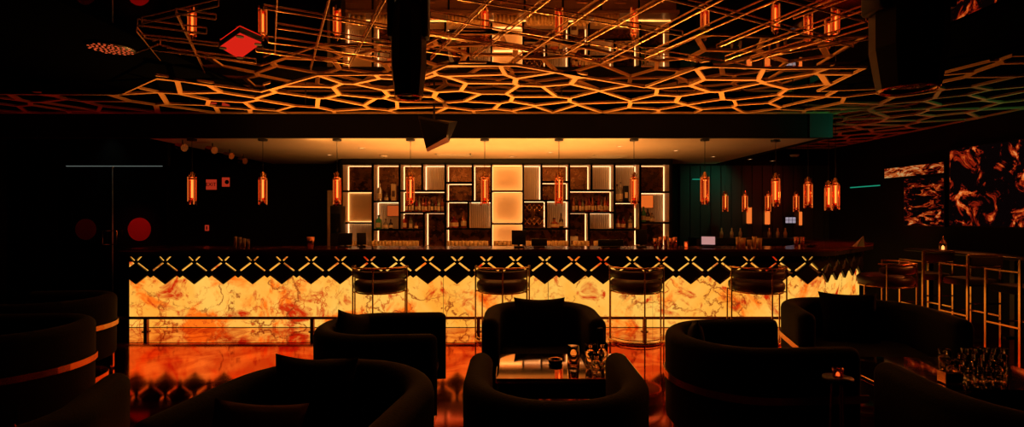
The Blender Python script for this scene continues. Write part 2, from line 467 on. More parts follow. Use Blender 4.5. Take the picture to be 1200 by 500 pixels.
# second row of slits (upper X arms): black band pieces above the crossing
b = MB()
a = bar_path(.045, step=.05); c = bar_path(.012, step=.05)
zt = zc+DH*1.02
def band(z0, z1):
    vs = []
    for p, q in zip(a, c): vs += [(p[0],p[1],z0),(p[0],p[1],z1),(q[0],q[1],z1),(q[0],q[1],z0)]
    fs = [(i*4+k, i*4+(k+1)%4, (i+1)*4+(k+1)%4, (i+1)*4+k) for i in range(len(a)-1) for k in range(4)]
    b.add(vs, fs)
band(zt+.075, .985)
rel(b.build('apron_band', BLACK, bar))
s = .115
k = 0
while s < min(total, 12.4):
    p, d = along(s); nr = Vector((d.y, -d.x, 0))
    def W(u, z, o): return tuple(p + d*u + nr*o + Vector((0,0,z)))
    b = MB()
    # wedge filling the upper V above each crossing
    za = zt+.020
    tri = [(-DW*.30, zt+.078), (0, za), (DW*.30, zt+.078)]
    b.add([W(u,z,.012) for u,z in tri]+[W(u,z,.040) for u,z in tri], [(0,1,4,3),(1,2,5,4),(2,0,3,5),(3,4,5),(2,1,0)])
    # blocks to left and right
    for sg in (-1, 1):
        q = [(sg*.022, zt+.004), (sg*DW, zt+.004), (sg*DW, zt+.078), (sg*(DW*.30+.032), zt+.078)]
        if sg < 0: q = q[::-1]
        b.add([W(u,z,.012) for u,z in q]+[W(u,z,.040) for u,z in q], [(j,(j+1)%4,4+(j+1)%4,4+j) for j in range(4)]+[(4,5,6,7),(3,2,1,0)])
    rel(b.build('crossing_tile', BLACK, bar)); s += 2*DW
# left end cheek
b = MB(); b.box(XE-.05, XE, FY-.01, FY+.45, 0, 1.045); rel(b.build('end_panel', BLACKR, bar))

b = MB(); b.box(3.98, 4.29, 6.845, 6.859, SO-.02, 2.90); struct(b.build('trim_10', CURTAIN))  # paler board added on the beam end to catch the green light
# foot rail
rail = thing('foot_rail', 'dark bronze foot rail on short posts running along the bar base', 'foot rail', (0, 6.72, 0))
b = MB(); yr = 0
pth2 = [(-5.40, 6.94-6.72, .18), (-5.40, 0, .18)] + [(x, y-6.72, .18) for x, y in bar_path(.22)[:-6:2]]
b.tube(pth2, .019, n=8); b.build('rail_tube', BRONZE, rail)
for xx in [-5.40] + [-4.80+i*2.18 for i in range(5)]:
    b = MB(); b.box(xx-.022, xx+.022, -.022, .022, 0.004, .17); b.cyl((xx, 0, .004), (xx, 0, .014), .05, 12)
    b.build('rail_post', BRONZE, rail)

# ------------------------------------------------------------------ back bar shelving
SY = 9.7; k_ = SY/F
def sx(px): return (px-600)*k_
def sz(py): return H-(py-250)*k_
# x0,x1,y0,y1,type,led side
D_, G_, R_ = 'dark', 'glow', 'rib'
CELLS = [
 (401,437,192,224,D_,'L'),(401,437,224,261,G_,'L'),(401,437,261,290,R_,'L'),
 (437,468.5,192,236,D_,'L'),(437,468.5,236,269,R_,'L'),(437,497,269,290,D_,'L'),
 (468.5,495,192,223.5,D_,'L'),(495,522,192,223.5,R_,'L'),(468.5,522,223.5,249,D_,'L'),(468.5,497,249,269,D_,'L'),(497,522,249,290,D_,'L'),
 (522,554,192,214,D_,'L'),(522,554,214,236,D_,'L'),(554,576,192,236,D_,'L'),(522,549,236,268,D_,'L'),(549,576,236,268,R_,'R'),(522,576,268,290,D_,'L'),
 (576,613,192,224,G_,'A'),(576,613,224,262,G_,'A'),(576,613,262,290,G_,'A'),
 (613,634.5,192,235,R_,'R'),(634.5,667,192,213,D_,'R'),(634.5,667,213,235,D_,'R'),(613,640,235,268,D_,'R'),(640,667,235,268,R_,'R'),(613,667,268,290,D_,'R'),
 (667,693,192,223,D_,'R'),(693,720,192,223,R_,'R'),(667,720,223,249,D_,'R'),(667,690,249,290,D_,'R'),(690,720,249,269,R_,'R'),(690,750,269,290,D_,'R'),
 (720,750,192,237,R_,'R'),(720,750,237,269,D_,'R'),
 (750,785,192,225,D_,'R'),(750,785,225,261,R_,'R'),(750,785,261,290,D_,'R')]
shelf = thing('back_bar_shelf', 'tall backlit shelving wall of framed niches behind the bar', 'shelving', (0, SY, 0))
DP = .36
fr = MB()
for (a, c, d, e, ty, led) in CELLS:
    x0, x1, z1, z0 = sx(a), sx(c), sz(d), sz(e); hw = .017
    # black front frame
    fr.box(x0-hw, x0+hw, -.03, .0, z0-hw, z1+hw); fr.box(x1-hw, x1+hw, -.03, .0, z0-hw, z1+hw)
    fr.box(x0, x1, -.03, .0, z0-hw, z0+hw); fr.box(x0, x1, -.03, .0, z1-hw, z1+hw)
    b = MB(); t = .008
    b.box(x0, x0+t, 0, DP, z0, z1); b.box(x1-t, x1, 0, DP, z0, z1); b.box(x0+t, x1-t, 0, DP, z0, z0+t); b.box(x0+t, x1-t, 0, DP, z1-t, z1)
    b.build('niche_lining', LINING, shelf)
    b = MB(); b.box(x0+t, x1-t, DP-.012, DP, z0+t, z1-t)
    b.build('niche_back', {'dark': DARKMIR, 'glow': BACKGLOW, 'rib': RIB}[ty], shelf)
    b = MB(); w = .0105; yb0, yb1 = DP-.035, DP-.022
    if led == 'A': t = .005; w = .005; yb0, yb1 = DP-.12, DP-.03
    if led in 'LA': b.box(x0+t+.004, x0+t+.004+w, yb0, yb1, z0+.03, z1-t-.01)
    if led in 'RA': b.box(x1-t-.004-w, x1-t-.004, yb0, yb1, z0+.03, z1-t-.01)
    b.box(x0+.03, x1-.03, yb0, yb1, z1-t-.004-w*.8, z1-t-.004)
    if ty == 'glow': b.box(x0+.03, x1-.03, yb0, yb1, z0+t+.004, z0+t+.004+w*.8)
    b.build('led_strip', LEDW if ty == 'rib' else (LED if ty == 'dark' else (LEDA if led == 'A' else LEDD)), shelf)
fr.box(sx(399.5), sx(786.5), -.03, DP+.02, sz(192)+.005, SO-.002)
fr.build('frame', BLACK, shelf)
b = MB(); b.box(sx(399), sx(787), DP, DP+.03, .9, SO-.01); b.box(sx(398.5), sx(400.2), -.03, DP+.03, .9, SO-.01); b.box(sx(786), sx(787.7), -.03, DP+.03, .9, SO-.01)
b.build('carcass', BLACKR, shelf)
ZB = sz(290)     # 0.90
# wine rack lattice in one niche
b = MB(); x0, x1, z1, z0 = sx(613)+.03, sx(640)-.03, sz(235)-.03, sz(268)+.02
w = (x1-x0)/2; hh = (z1-z0)
for zz in (z0+.12, z1-.10):
    for i in range(2):
        xa = x0+i*w
        b.cyl((xa, .10, zz-.06), (xa+w/2, .10, zz+.06), .006, 6); b.cyl((xa+w/2, .10, zz+.06), (xa+w, .10, zz-.06), .006, 6)
        b.cyl((xa, .10, zz+.06), (xa+w/2, .10, zz-.06), .006, 6); b.cyl((xa+w/2, .10, zz-.06), (xa+w, .10, zz+.06), .006, 6)
b.cyl(((x0+x1)/2, .10, z0+.06), ((x0+x1)/2, .10, z1-.04), .004, 6)
b.build('wine_rack', BRASS, shelf)

# back counter + cabinets (seen only in the mirrored ceiling)
bc = thing('back_counter', 'low brown back counter with lit drinks fridges below the shelves', 'counter', (0, SY, 0))
b = MB(); b.box(sx(398), sx(788), -.42, -.034, .84, .895); b.build('worktop', SCRW, bc)
b = MB(); b.box(sx(402), sx(785), -.055, -.04, .896, .912); b.build('tumbler_fill_line', LOWFILL, bc)  # glowing strip added to light the tumblers from behind
b = MB(); b.box(sx(399), sx(787), -.36, DP, 0, .84); b.build('cabinet', BLACKR, bc)
nf = 9; wv = (sx(786)-sx(400))/nf
for i in range(nf):
    x0 = sx(400)+i*wv
    b = MB(); b.box(x0+.04, x0+wv-.04, -.375, -.362, .14, .52); f = b.build('fridge_door', FRIDGE, bc)
    b = MB(); b.box(x0+.02, x0+wv-.02, -.385, -.362, .10, .14); b.box(x0+.02, x0+wv-.02, -.385, -.362, .52, .56); b.box(x0+.02, x0+.05, -.385, -.362, .1, .56); b.box(x0+wv-.05, x0+wv-.02, -.385, -.362, .1, .56); b.box(x0+.04, x0+wv-.04, -.385, -.37, .33, .345)
    b.build('door_frame', BLACK, f)
    b = MB(); b.box(x0+.02, x0+wv-.02, -.38, -.36, .60, .82); dr = b.build('drawer', SCRW, bc)
    b = MB(); b.cyl((x0+wv/2-.1, -.40, .71), (x0+wv/2+.1, -.40, .71), .007); b.cyl((x0+wv/2-.08, -.40, .71), (x0+wv/2-.08, -.378, .71), .005); b.cyl((x0+wv/2+.08, -.40, .71), (x0+wv/2+.08, -.378, .71), .005); b.build('handle', BRASS, dr)

# ---- bottles
def bottle(kind, mat, h, r, label, group=None, cap=B_CAP, lab=True, name='liquor_bottle'):
    t = thing(name, label, 'bottle', (0,0,0), 0, group)
    b = MB()
    if kind == 'tall': prof = [(0,0),(r*.96,0),(r,.01),(r,h*.58),(r*.8,h*.68),(r*.34,h*.76),(r*.30,h*.93),(r*.36,h*.94),(r*.36,h*.955),(0,h*.955)]
    elif kind == 'square': prof = [(0,0),(r*.98,0),(r,.008),(r,h*.62),(r*.85,h*.70),(r*.36,h*.76),(r*.34,h*.9),(0,h*.9)]
    elif kind == 'round': prof = [(0,0),(r*.5,0),(r*.85,h*.08),(r,h*.26),(r*.92,h*.45),(r*.6,h*.60),(r*.3,h*.68),(r*.28,h*.88),(0,h*.88)]
    else: prof = [(0,0),(r,0),(r*1.0,h*.35),(r*.55,h*.62),(r*.26,h*.75),(r*.24,h*.95),(0,h*.95)]
    n = 4 if kind == 'square' else 12
    b.lathe(prof, n=n, smooth=(n > 4), a0=45 if n == 4 else 0, a1=405 if n == 4 else 360)
    b.build('glass_body', mat, t)
    b = MB(); rt = prof[-2][0]; zt = prof[-1][1]
    b.lathe([(0, zt), (rt*1.15, zt), (rt*1.15, h), (0, h)], n=8, smooth=False); b.build('cap', cap, t)
    if lab:
        b = MB()
        if n == 4: q = r*.7071+.001; b.box(-q*.85, q*.85, -q-.001, -q+.001, h*.12, h*.45)
        else: b.lathe([(r*1.012, h*.14), (r*1.012, h*.42)], n=8, a0=200, a1=340)
        b.build('paper_label', B_LAB, t)
    return t
SHY = SY+.14
def shz(py): return sz(py)+.0085
# two long bottle rows
for (px0, px1, yb, where) in ((473, 519, 249, 'left'), (671, 716, 249, 'right')):
    n = 12
    for i in range(n):
        mat = [B_AMB, B_RED, B_AMB, B_CLR, B_RED, B_DRK][(i*5+(where == 'left')) % 6]
        nm = {id(B_AMB): 'amber', id(B_RED): 'red', id(B_CLR): 'pale', id(B_DRK): 'dark'}[id(mat)]
        h = .26+.05*random.random()
        t = bottle(['tall', 'tall', 'square', 'tall', 'taper'][i % 5], mat, h, .029, '%s bottle, %s from the left in the %s bottle row' % (nm, ORD[i], where), 'bottles in the %s long row' % where)
        t.location = (sx(px0+(px1-px0)*(i+.5)/n), SHY-.04+(i % 2)*.05, shz(yb))
# single niches: px, base py, kind, mat, h, r, text
SING = [
 (444,236,'tall',B_CLR,.36,.05,'clear tall bottle with ribbed shoulders beside a small jar, upper left niche'),
 (452,236,'round',B_CLR,.16,.04,'small pale jar bottle between a tall bottle and a box, upper left niche'),
 (443,269,'square',B_GRN,.27,.065,'bright green square bottle in the left middle niche'),
 (451,269,'round',B_CLR,.20,.055,'squat pale round bottle just right of the green bottle'),
 (457,269,'round',B_DRK,.19,.05,'squat dark round bottle at the right of the green bottle niche'),
 (474,269,'square',B_RED,.27,.055,'dark red square bottle in the small niche under the left bottle row'),
 (481,269,'square',B_CLR,.24,.05,'clear square bottle with a pale label under the left bottle row'),
 (487,269,'round',B_AMB,.14,.04,'small amber bottle at the right under the left bottle row'),
 (532,268,'round',B_RED,.26,.085,'round flask bottle with a red face, left of the centre panels'),
 (543,268,'taper',B_AMB,.33,.055,'slim conical amber bottle beside the round red faced flask'),
 (650,268,'round',B_AMB,.20,.09,'wide round amber decanter right of the wine rack niche'),
 (658,268,'taper',B_DRK,.29,.05,'dark slim necked bottle beside the wide amber decanter'),
 (724,237,'square',B_CLR,.34,.05,'tall pale bottle in the upper right niche next to a black box'),
 (728,237,'tall',B_CLR,.38,.045,'tallest pale bottle in the upper right niche'),
 (725,269,'taper',B_RED,.26,.045,'dark red bottle leftmost in the right middle niche'),
 (731,269,'round',B_RED,.24,.05,'reddish round bottle in the middle of the right middle niche'),
 (739,269,'square',B_CLR,.25,.055,'clear square bottle with label at the right of the right middle niche'),
 (755,261,'tall',B_GRN,.30,.05,'green bottle in the far right niche'),
 (760,261,'tall',B_DRK,.26,.045,'dark bottle next to the green one in the far right niche'),
 (765,261,'round',B_CLR,.18,.055,'squat pale bottle at the right of the far right niche'),
]
for px, py, kd, mat, h, r, lab in SING:
    t = bottle(kd, mat, h, r, lab); t.location = (sx(px)*1.005, SY+.11, shz(py)+.0005)
# boxes on shelves
def gift_box(px, py, w, h, mat, lab):
    b = MB(); b.rbox(-w/2, w/2, -.05, .05, 0, h, .006); t = thing('gift_box', lab, 'box', (sx(px), SY+.12, shz(py)+.0005)); b.build('carton', mat, t)
    b = MB(); b.box(-w*.32, w*.32, -.053, -.0505, h*.25, h*.6); b.build('front_label', B_LAB if mat is BLACK else B_CAP, t)
gift_box(460, 236, .09, .33, LINING, 'tall tan bottle carton standing in the upper left niche')
gift_box(735, 237, .09, .31, BLACK, 'tall black bottle carton standing in the upper right niche')
gift_box(673, 290, .16, .20, WHITEP, 'pale box on the counter in the tall niche under the right bottle row')
t = thing('orange_sign', 'orange glowing small sign panel in the far right niche', 'sign', (sx(764), SY+.30, sz(243))); b2 = MB(); b2.box(-.24, .10, -.012, .0, 0, .24); b2.build('panel', emit('orange_panel', (1, .17, .02), .75), t)
b3 = MB(); b3.box(-.25, .11, 0, .012, -.01, .25); b3.build('rim', BRASS, t)
t = thing('orange_sign', 'orange glowing small panel behind the green bottle niche', 'sign', (sx(457), SY+.30, sz(253))); b2 = MB(); b2.box(-.12, .17, -.012, .0, 0, .20); b2.build('panel', emit('orange_panel_dim', (1, .15, .02), .45), t)
b3 = MB(); b3.box(-.13, .18, 0, .012, -.01, .21); b3.build('rim', BRASS, t)

# rows of barware on the back counter
tb = None
ROWS = [(404,435,'leftmost niche column',5),(440,494,'wide niche below the green bottle',14),(526,573,'wide niche left of the centre panels',11),(579,608,'lit centre niche',6),(616,664,'wide niche right of the centre panels',12),(669,688,'tall niche under the right bottle row',4),(693,722,'wide niche at the right end',8)]
gb = MB(); gb.lathe([(0,0),(.028,0),(.034,.08),(.036,.15),(.033,.15),(.030,.08),(.024,.008),(0,.008)], n=12)
proto = gb.build('tumbler', TUMB)
first = True
for a, c, where, n in ROWS:
    for row in range(2):
        for i in range(n):
            x = sx(a+(c-a)*(i+.5)/n) + (0.0 if row == 0 else (sx(c)-sx(a))/n*.45)
            if row == 1 and i == n-1: continue
            if first: o = proto; first = False
            else: o = proto.copy(); COL.objects.link(o)
            o.location = (x, SY-.30+row*.09, .8955)
            tag(o, 'glass tumbler in the double row before the %s' % where, 'glass', 'tumblers before the %s' % where)

# ------------------------------------------------------------------ soffit fittings
def downlight(px, py, lab):
    Y = F*(SO-H)/(250-py); t = thing('downlight', lab, 'downlight', (P(px, Y), Y, SO-.012))
    b = MB(); b.lathe([(.035,.004),(.05,0),(.055,.011),(.03,.011)], n=16); b.build('ring', WHITEP, t)
    b = MB(); b.lathe([(0,.006),(.033,.006)], n=16); b.build('lens', DLIT, t)
for px, py, lab in ((424,173,'small downlight above the left end of the shelving'),(386,181,'small downlight near the dark left soffit edge'),(600,183,'downlight just above the centre panels'),(645,178,'round downlight right of centre on the golden soffit'),(726,171,'downlight near the front lip above the right pendants'),(792,176,'downlight where the golden soffit darkens'),(836,183,'bright downlight at the right dark part of the soffit'),(905,188,'rightmost faint downlight in the soffit'),(879,186,'faint downlight left of the rightmost one')):
    downlight(px, py, lab)
def vent(px, py, w, d, lab, rz=0):
    Y = F*(SO-H)/(250-py); t = thing('ceiling_vent', lab, 'vent', (P(px, Y), Y, SO-.014), rz)
    b = MB(); b.box(-w/2, w/2, -d/2, -d/2+.03, 0, .013); b.box(-w/2, w/2, d/2-.03, d/2, 0, .013); b.box(-w/2, -w/2+.03, -d/2, d/2, 0, .013); b.box(w/2-.03, w/2, -d/2, d/2, 0, .013); b.build('frame', WHITEP, t)
    b = MB(); n = 7
    for i in range(n): y = -d/2+.05+(d-.1)*i/(n-1); b.box(-w/2+.03, w/2-.03, y-.008, y+.008, .002, .008)
    b.box(-w/2+.03, w/2-.03, -d/2+.03, d/2-.03, .0085, .0125)
    b.build('slats', WHITEP, t)
vent(532, 181, .62, .34, 'slatted air vent in the soffit left of centre')
vent(712, 183, .62, .42, 'slatted air vent in the soffit right of centre', .12)
for px, py, lab in ((450,181.5,'small round smoke detector on soffit above the second shelf column'),(931,181,'round smoke detector at the far right under the soffit')):
    Y = F*(SO-H)/(250-py); t = thing('smoke_detector', lab, 'smoke detector', (P(px, Y), Y, SO-.04))
    b = MB(); b.lathe([(0,0),(.05,0),(.07,.015),(.08,.038),(0,.038)], n=18); b.build('housing', WHITEP, t)
    b = MB(); b.lathe([(0,-.004),(.015,-.004),(.018,.001)], n=10); b.build('sensor', BRASS, t)
# track spots at the left
for px, py, lab in ((214,171,'red-lit small spotlight at the far left under the soffit'),(249,174,'orange-lit spotlight second from the left under the soffit'),(269,181,'small spotlight third from the left under the soffit'),(285,187,'faint spotlight fourth from the left under the soffit')):
    Y = 7.2+(py-171)*.11; t = thing('spotlight', lab, 'spotlight', (P(px, Y), Y, Z(py, Y)))
    b = MB(); b.cyl((-.07, 0, 0), (.06, -.05, -.03), .045, 12, .055); b.build('can', BRASS, t)
    b = MB(); b.cyl((0,0,.03), (0,0,SO-Z(py,Y)-.001), .008, 6); b.build('stem', BLACK, t)

# ------------------------------------------------------------------ pendants
def pendant(top, label, s=1., ceil=SO, group='glass tube pendants over the bar'):
    """origin at the lamp's lower end; hangs up to the ceiling"""
    t = thing('pendant_lamp', label, 'pendant lamp', (0,0,0), 0, group)
    Lh = .47*s
    b = MB(); b.cyl((0,0,Lh*.55), (0,0,top), .004, 6); b.build('cord', BLACK, t)
    b = MB(); b.lathe([(0,top-.03),(.06,top-.028),(.065,top-.001),(0,top-.001)], n=16); b.build('canopy', BLACK, t)
    b = MB(); b.cyl((0,0,.09*s), (0,0,.34*s), .013*s, 8); b.lathe([(0,.34*s),(.022*s,.35*s),(.026*s,.37*s),(.012*s,.40*s),(0,.40*s)], n=10); b.build('filament', FIL, t)
    # ring of slender glass tubes of uneven length
    b = MB(); g = MB()
    for k in range(8):
        a = 2*PI*k/8+.2; r = .052*s; x, y = r*math.cos(a), r*math.sin(a)
        z0 = (.0+.02*((k*3) % 4))*s; z1 = Lh-(.05+.02*((k*5) % 4))*s
        (g if k % 2 else b).cyl((x, y, z0), (x, y, z1), .0085*s, 8)
    g.build('glowing_tubes', FILT, t); b.build('glass_tubes', TUBEG, t)
    b = MB(); b.lathe([(.040*s,.03*s),(.040*s,.40*s)], n=16); b.lathe([(.030*s,.05*s),(.034*s,.11*s),(.034*s,.03*s)], n=12); b.build('inner_shade', TUBEG, t)
    b = MB()
    for k in range(3):
        a = 2*PI*k/3; x, y = .034*s*math.cos(a), .034*s*math.sin(a)
        b.cyl((x, y, Lh-.08*s), (x*.3, y*.3, Lh), .006*s, 6)
        b.cyl((x, y, Lh-.08*s), (x*1.3, y*1.3, Lh-.015*s), .004*s, 6)
    b.cyl((0,0,Lh*.84), (0,0,Lh*1.0), .02*s, 10, .010*s)
    b.lathe([(.030*s,Lh-.11*s),(.058*s,Lh-.10*s),(.058*s,Lh-.085*s),(.030*s,Lh-.08*s)], n=14)
    b.lathe([(.03*s,.055*s),(.055*s,.055*s),(.055*s,.075*s),(.03*s,.075*s)], n=14)
    b.build('crown', BRASS, t)
    return t
PY = 7.12; zb = Z(241, PY)
pr = None
names = ['leftmost glass tube pendant lamp over the bar, far from the shelves','glass tube pendant lamp second from the left over the bar','glass tube pendant lamp hanging just left of the shelving','glass tube pendant lamp before the left bottle row','glass tube pendant lamp just left of the centre glowing panels','glass tube pendant lamp just right of the centre glowing panels','glass tube pendant lamp before the last shelf columns at right','glass tube pendant lamp against the dark green wall right of the shelving']
for i, px in enumerate((225,308,395,481,568,655,743,826)):
    loc = (P(px, PY), PY, zb)
    if pr is None: pr = pendant(SO-zb, names[0]); pr.location = loc
    else: copy_tree(pr, loc, i*.7, names[i])
for px, Y, yb, lab in ((909,6.99,246,'large glass tube pendant lamp where the bar begins to curve'),):
    copy_tree(pr, (P(px, Y), Y, zb-.03), 1.1, lab)
# beyond the soffit end the lamps hang from the mirrored ceiling
pr2 = None
for px, Y, yb, s, lab in ((947,7.45,245,1.,'glass tube pendant lamp second last at the bar curve'),(971,7.75,248,1.,'left one of the two overlapping pendants at the end of the bar'),(979,7.3,247,1.,'right one of the two overlapping pendants at the end of the bar')):
    zz = Z(yb, Y)
    if pr2 is None: pr2 = pendant(ZC-zz, lab, s); pr2.location = (P(px,Y), Y, zz)
    else: 
        n_ = pendant(ZC-zz, lab, s); n_.location = (P(px,Y), Y, zz); n_.rotation_euler.z = .5
pr3 = None
for px, lab in ((850,'small far pendant lamp, leftmost of the far ones at the right'),(873,'small far pendant lamp beside the dark pillar of the red wall'),(900,'small far pendant lamp half behind the large one'),(933,'small far pendant lamp between two large pendants')):
    Y = 10.2; zz = Z(249, Y)
    top = (SO if P(px, Y) < 4.2 else ZC)-zz
    n_ = pendant(top, lab, .92, group='far pendant lamps'); n_.location = (P(px,Y), Y, zz)

# ------------------------------------------------------------------ ceiling lattice (Voronoi fretwork)
ZL = 2.885
def tp(px, py):
    Y = F*(ZL-H)/(250-py); return (P(px, Y), Y)
edge = [tp(x, y) for x, y in ((141,111),(184,91.5),(305,107.5),(372,88.5),(455,87.5),(492,90),(525,76.5),(605,77),(755,102.5),(822,78),(905,81),(1016,80))]
region = [(XL+.02, edge[0][1]-.05)] + edge + [(edge[-1][0]+.10, 5.6), (3.95, 5.5), (4.25, 4.35), (XR-.02, 4.0), (XR-.02, 10.6), (4.34, 10.6), (4.34, 6.85), (XL+.02, 6.85)]
def clip(poly, p, n):          # keep side where (q-p).n <= 0
    out = []
    for i in range(len(poly)):
        a = poly[i]; c = poly[(i+1) % len(poly)]
        da = (a[0]-p[0])*n[0]+(a[1]-p[1])*n[1]; dc = (c[0]-p[0])*n[0]+(c[1]-p[1])*n[1]
        if da <= 0: out.append(a)
        if (da < 0 < dc) or (dc < 0 < da):
            t = da/(da-dc); out.append((a[0]+(c[0]-a[0])*t, a[1]+(c[1]-a[1])*t))
    return out
rs = random.Random(11); seeds = []
y = 3.6; r_ = 0
while y < 11.2:
    x = XL-.6+(.3 if r_ % 2 else 0)
    while x < XR+.6:
        seeds.append((x+rs.uniform(-.23, .23), y+rs.uniform(-.17, .17))); x += .60
    y += .40; r_ += 1
def inset(poly, w):
    n = len(poly); res = []
    for i in range(n):
        a = Vector(poly[i-1]); p = Vector(poly[i]); c = Vector(poly[(i+1) % n])
        d1 = (p-a); d2 = (c-p)
        if d1.length < 1e-6 or d2.length < 1e-6: res.append(tuple(p)); continue
        d1.normalize(); d2.normalize(); n1 = Vector((-d1.y, d1.x)); n2 = Vector((-d2.y, d2.x))
        m = n1+n2
        if m.length < .2: m = n1*2
        k = w/max(.35, (m.normalized()).dot(n1)); q = p+m.normalized()*k
        res.append((q.x, q.y))
    return res
def area(p): return .5*sum(p[i-1][0]*p[i][1]-p[i][0]*p[i-1][1] for i in range(len(p)))
lat = {'left': MB(), 'mid': MB(), 'right': MB()}
for i, sd in enumerate(seeds):
    cell = region[:]
    if area(cell) < 0: cell.reverse()
    for j, q in enumerate(seeds):
        if j == i: continue
        dx, dy = q[0]-sd[0], q[1]-sd[1]
        if dx*dx+dy*dy > 2.2: continue
        cell = clip(cell, ((sd[0]+q[0])/2, (sd[1]+q[1])/2), (dx, dy))
        if len(cell) < 3: break
    if len(cell) < 3 or abs(area(cell)) < .004: continue
    # remove duplicates
    cl = []
    for p in cell:
        if not cl or math.dist(p, cl[-1]) > .012: cl.append(p)
    if len(cl) > 2 and math.dist(cl[0], cl[-1]) < .012: cl.pop()
    if len(cl) < 3: continue
    cell = cl
    wd = rs.uniform(.017, .030)
    inn = inset(cell, wd)
    if area(inn)*area(cell) <= 0 or abs(area(inn)) > abs(area(cell)) or abs(area(cell)) < .02: inn = [((p[0]-sd[0])*.5+sd[0], (p[1]-sd[1])*.5+sd[1]) for p in cell]
    cx = sum(p[0] for p in cell)/len(cell)
    key = 'mid' if -3.6 < cx < 4.4 else ('left' if cx < 0 else 'right')
    n = len(cell); zt = ZL+.022
    vs = [(*p, ZL) for p in cell]+[(*p, ZL) for p in inn]+[(*p, zt) for p in cell]+[(*p, zt) for p in inn]
    fs = []
    for k in range(n):
        k2 = (k+1) % n
        fs += [(k, n+k, n+k2, k2), (n+k, 3*n+k, 3*n+k2, n+k2), (2*n+k, 2*n+k2, 3*n+k2, 3*n+k), (k, k2, 2*n+k2, 2*n+k)]
    lat[key].add(vs, fs)
for key, lab in (('left', 'red-lit fretwork of honeycomb strips hanging at the left ceiling'), ('mid', 'glowing copper web-patterned ceiling screen with a zigzag front edge'), ('right', 'dim red and green web-patterned ceiling screen at the far right')):
    t = thing('ceiling_lattice', lab, 'ceiling lattice', (0, 0, ZL)); o = lat[key].build('fretwork', COPPER, t); o.data.transform(Matrix.Translation((0,0,-ZL)))
    xs = {'left': (-6.5, -5, -3.9), 'mid': (-2.5, -1, .6, 2.0, 3.4), 'right': (5.2, 6.1)}[key]
    for x in xs: b = MB(); b.cyl((x, 6.2, .0), (x, 6.2, ZC-ZL-.001), .006, 6); b.build('hanger', BLACK, t)

# ------------------------------------------------------------------ brass rods under the mirrored ceiling
ZR = 3.026
def tr(px, py):
    Y = F*(ZR-H)/(250-py); return (P(px, Y), Y)
RODS = [((309,10),(620,60)),((324,32),(540,66)),((314,48),(457,67)),((300,60),(409,75)),((388,-8),(364,82)),((454,-6),(408,80)),((325,-8),(322,64)),
 ((206,15),(253,22)),((161,28),(242,38)),((165,44),(256,54)),((179,58),(300,73)),((166,26),(256,5)),((206,16),(240,85)),((160,36),(188,70)),((155,62),(188,50)),
 ((580,-4),(505,70)),((648,-4),(552,69)),((714,-4),(600,75)),((784,-4),(660,64)),((852,-4),(706,73)),((918,-5),(756,67)),((985,-5),(840,56)),((1010,12),(850,70)),((1018,30),(880,71)),((1018,46),(900,66)),
 ((535,-2),(800,41)),((504,19),(874,80)),((504,40),(693,69)),((777,-3),(1000,54)),((907,-4),(1015,24)),((1000,-4),(930,22))]
for i, (p, q) in enumerate(RODS):
    a = tr(*p); c = tr(*q); b = MB()
    z = ZR-.005*(i % 3)
    mx_, my_ = (a[0]+c[0])/2, (a[1]+c[1])/2
    b.cyl((a[0]-mx_, a[1]-my_, 0), (c[0]-mx_, c[1]-my_, 0), .0065, 8)
    for e in (a, c): b.cyl((e[0]-mx_, e[1]-my_, 0), (e[0]-mx_, e[1]-my_, ZC-z-.001), .005, 6)
    side = 'left' if mx_ < -1 else ('right' if mx_ > 1.2 else 'middle')
    run = 'running away from the viewer' if abs(c[1]-a[1]) > abs(c[0]-a[0]) else ('slanting down to the right' if (q[1]-p[1])*(q[0]-p[0]) > 0 else 'slanting up to the right')
    o = b.build('brass_rod', BRASS); o.location = (mx_, my_, z)
    tag(o, 'thin brass rod crossing the %s of the mirrored ceiling, %s' % (side, run), 'rod', 'brass rods %s %s' % (side, run))

# red square ceiling lamp
cs = [tr(258,53), tr(281,66.5), tr(306,48), tr(281,37)]
cx = sum(p[0] for p in cs)/4; cy = sum(p[1] for p in cs)/4
t = thing('square_ceiling_lamp', 'red glowing square panel turned on its corner under the left ceiling', 'ceiling lamp', (cx, cy, 3.004))
b = MB(); b.prism([((p[0]-cx), (p[1]-cy)) for p in cs], 0, .012); b.build('panel', REDPAN, t)
b = MB(); b.prism([((p[0]-cx)*1.03, (p[1]-cy)*1.03) for p in cs], .012, .035); b.build('housing', BLACK, t)
for p in cs:
    b = MB(); x, y = (p[0]-cx)*.86, (p[1]-cy)*.86; b.cyl((x, y, -.008), (x, y, 0), .03, 12); b.build('corner_cap', BLACK, t)
# round perforated light at the left
Yq = F*(ZC-H)/(250-53); t = thing('perforated_downlight', 'round downlight with a speckled red glow at the far left ceiling', 'downlight', (P(130, Yq), Yq, ZC-.035))
b = MB(); b.lathe([(0,0),(.175,0),(.185,.019),(0,.019)], n=28); b.build('housing', BLACK, t)
dots = MB()
for k in range(60):
    a = k*2.39996; r = .165*math.sqrt((k+.5)/60); dots.lathe([(0,-.002),(.011,-.002)], (r*math.cos(a), r*math.sin(a), 0), n=6)
dots.build('glowing_dots', emit('dot_glow', (1, .12, .03), .9), t)

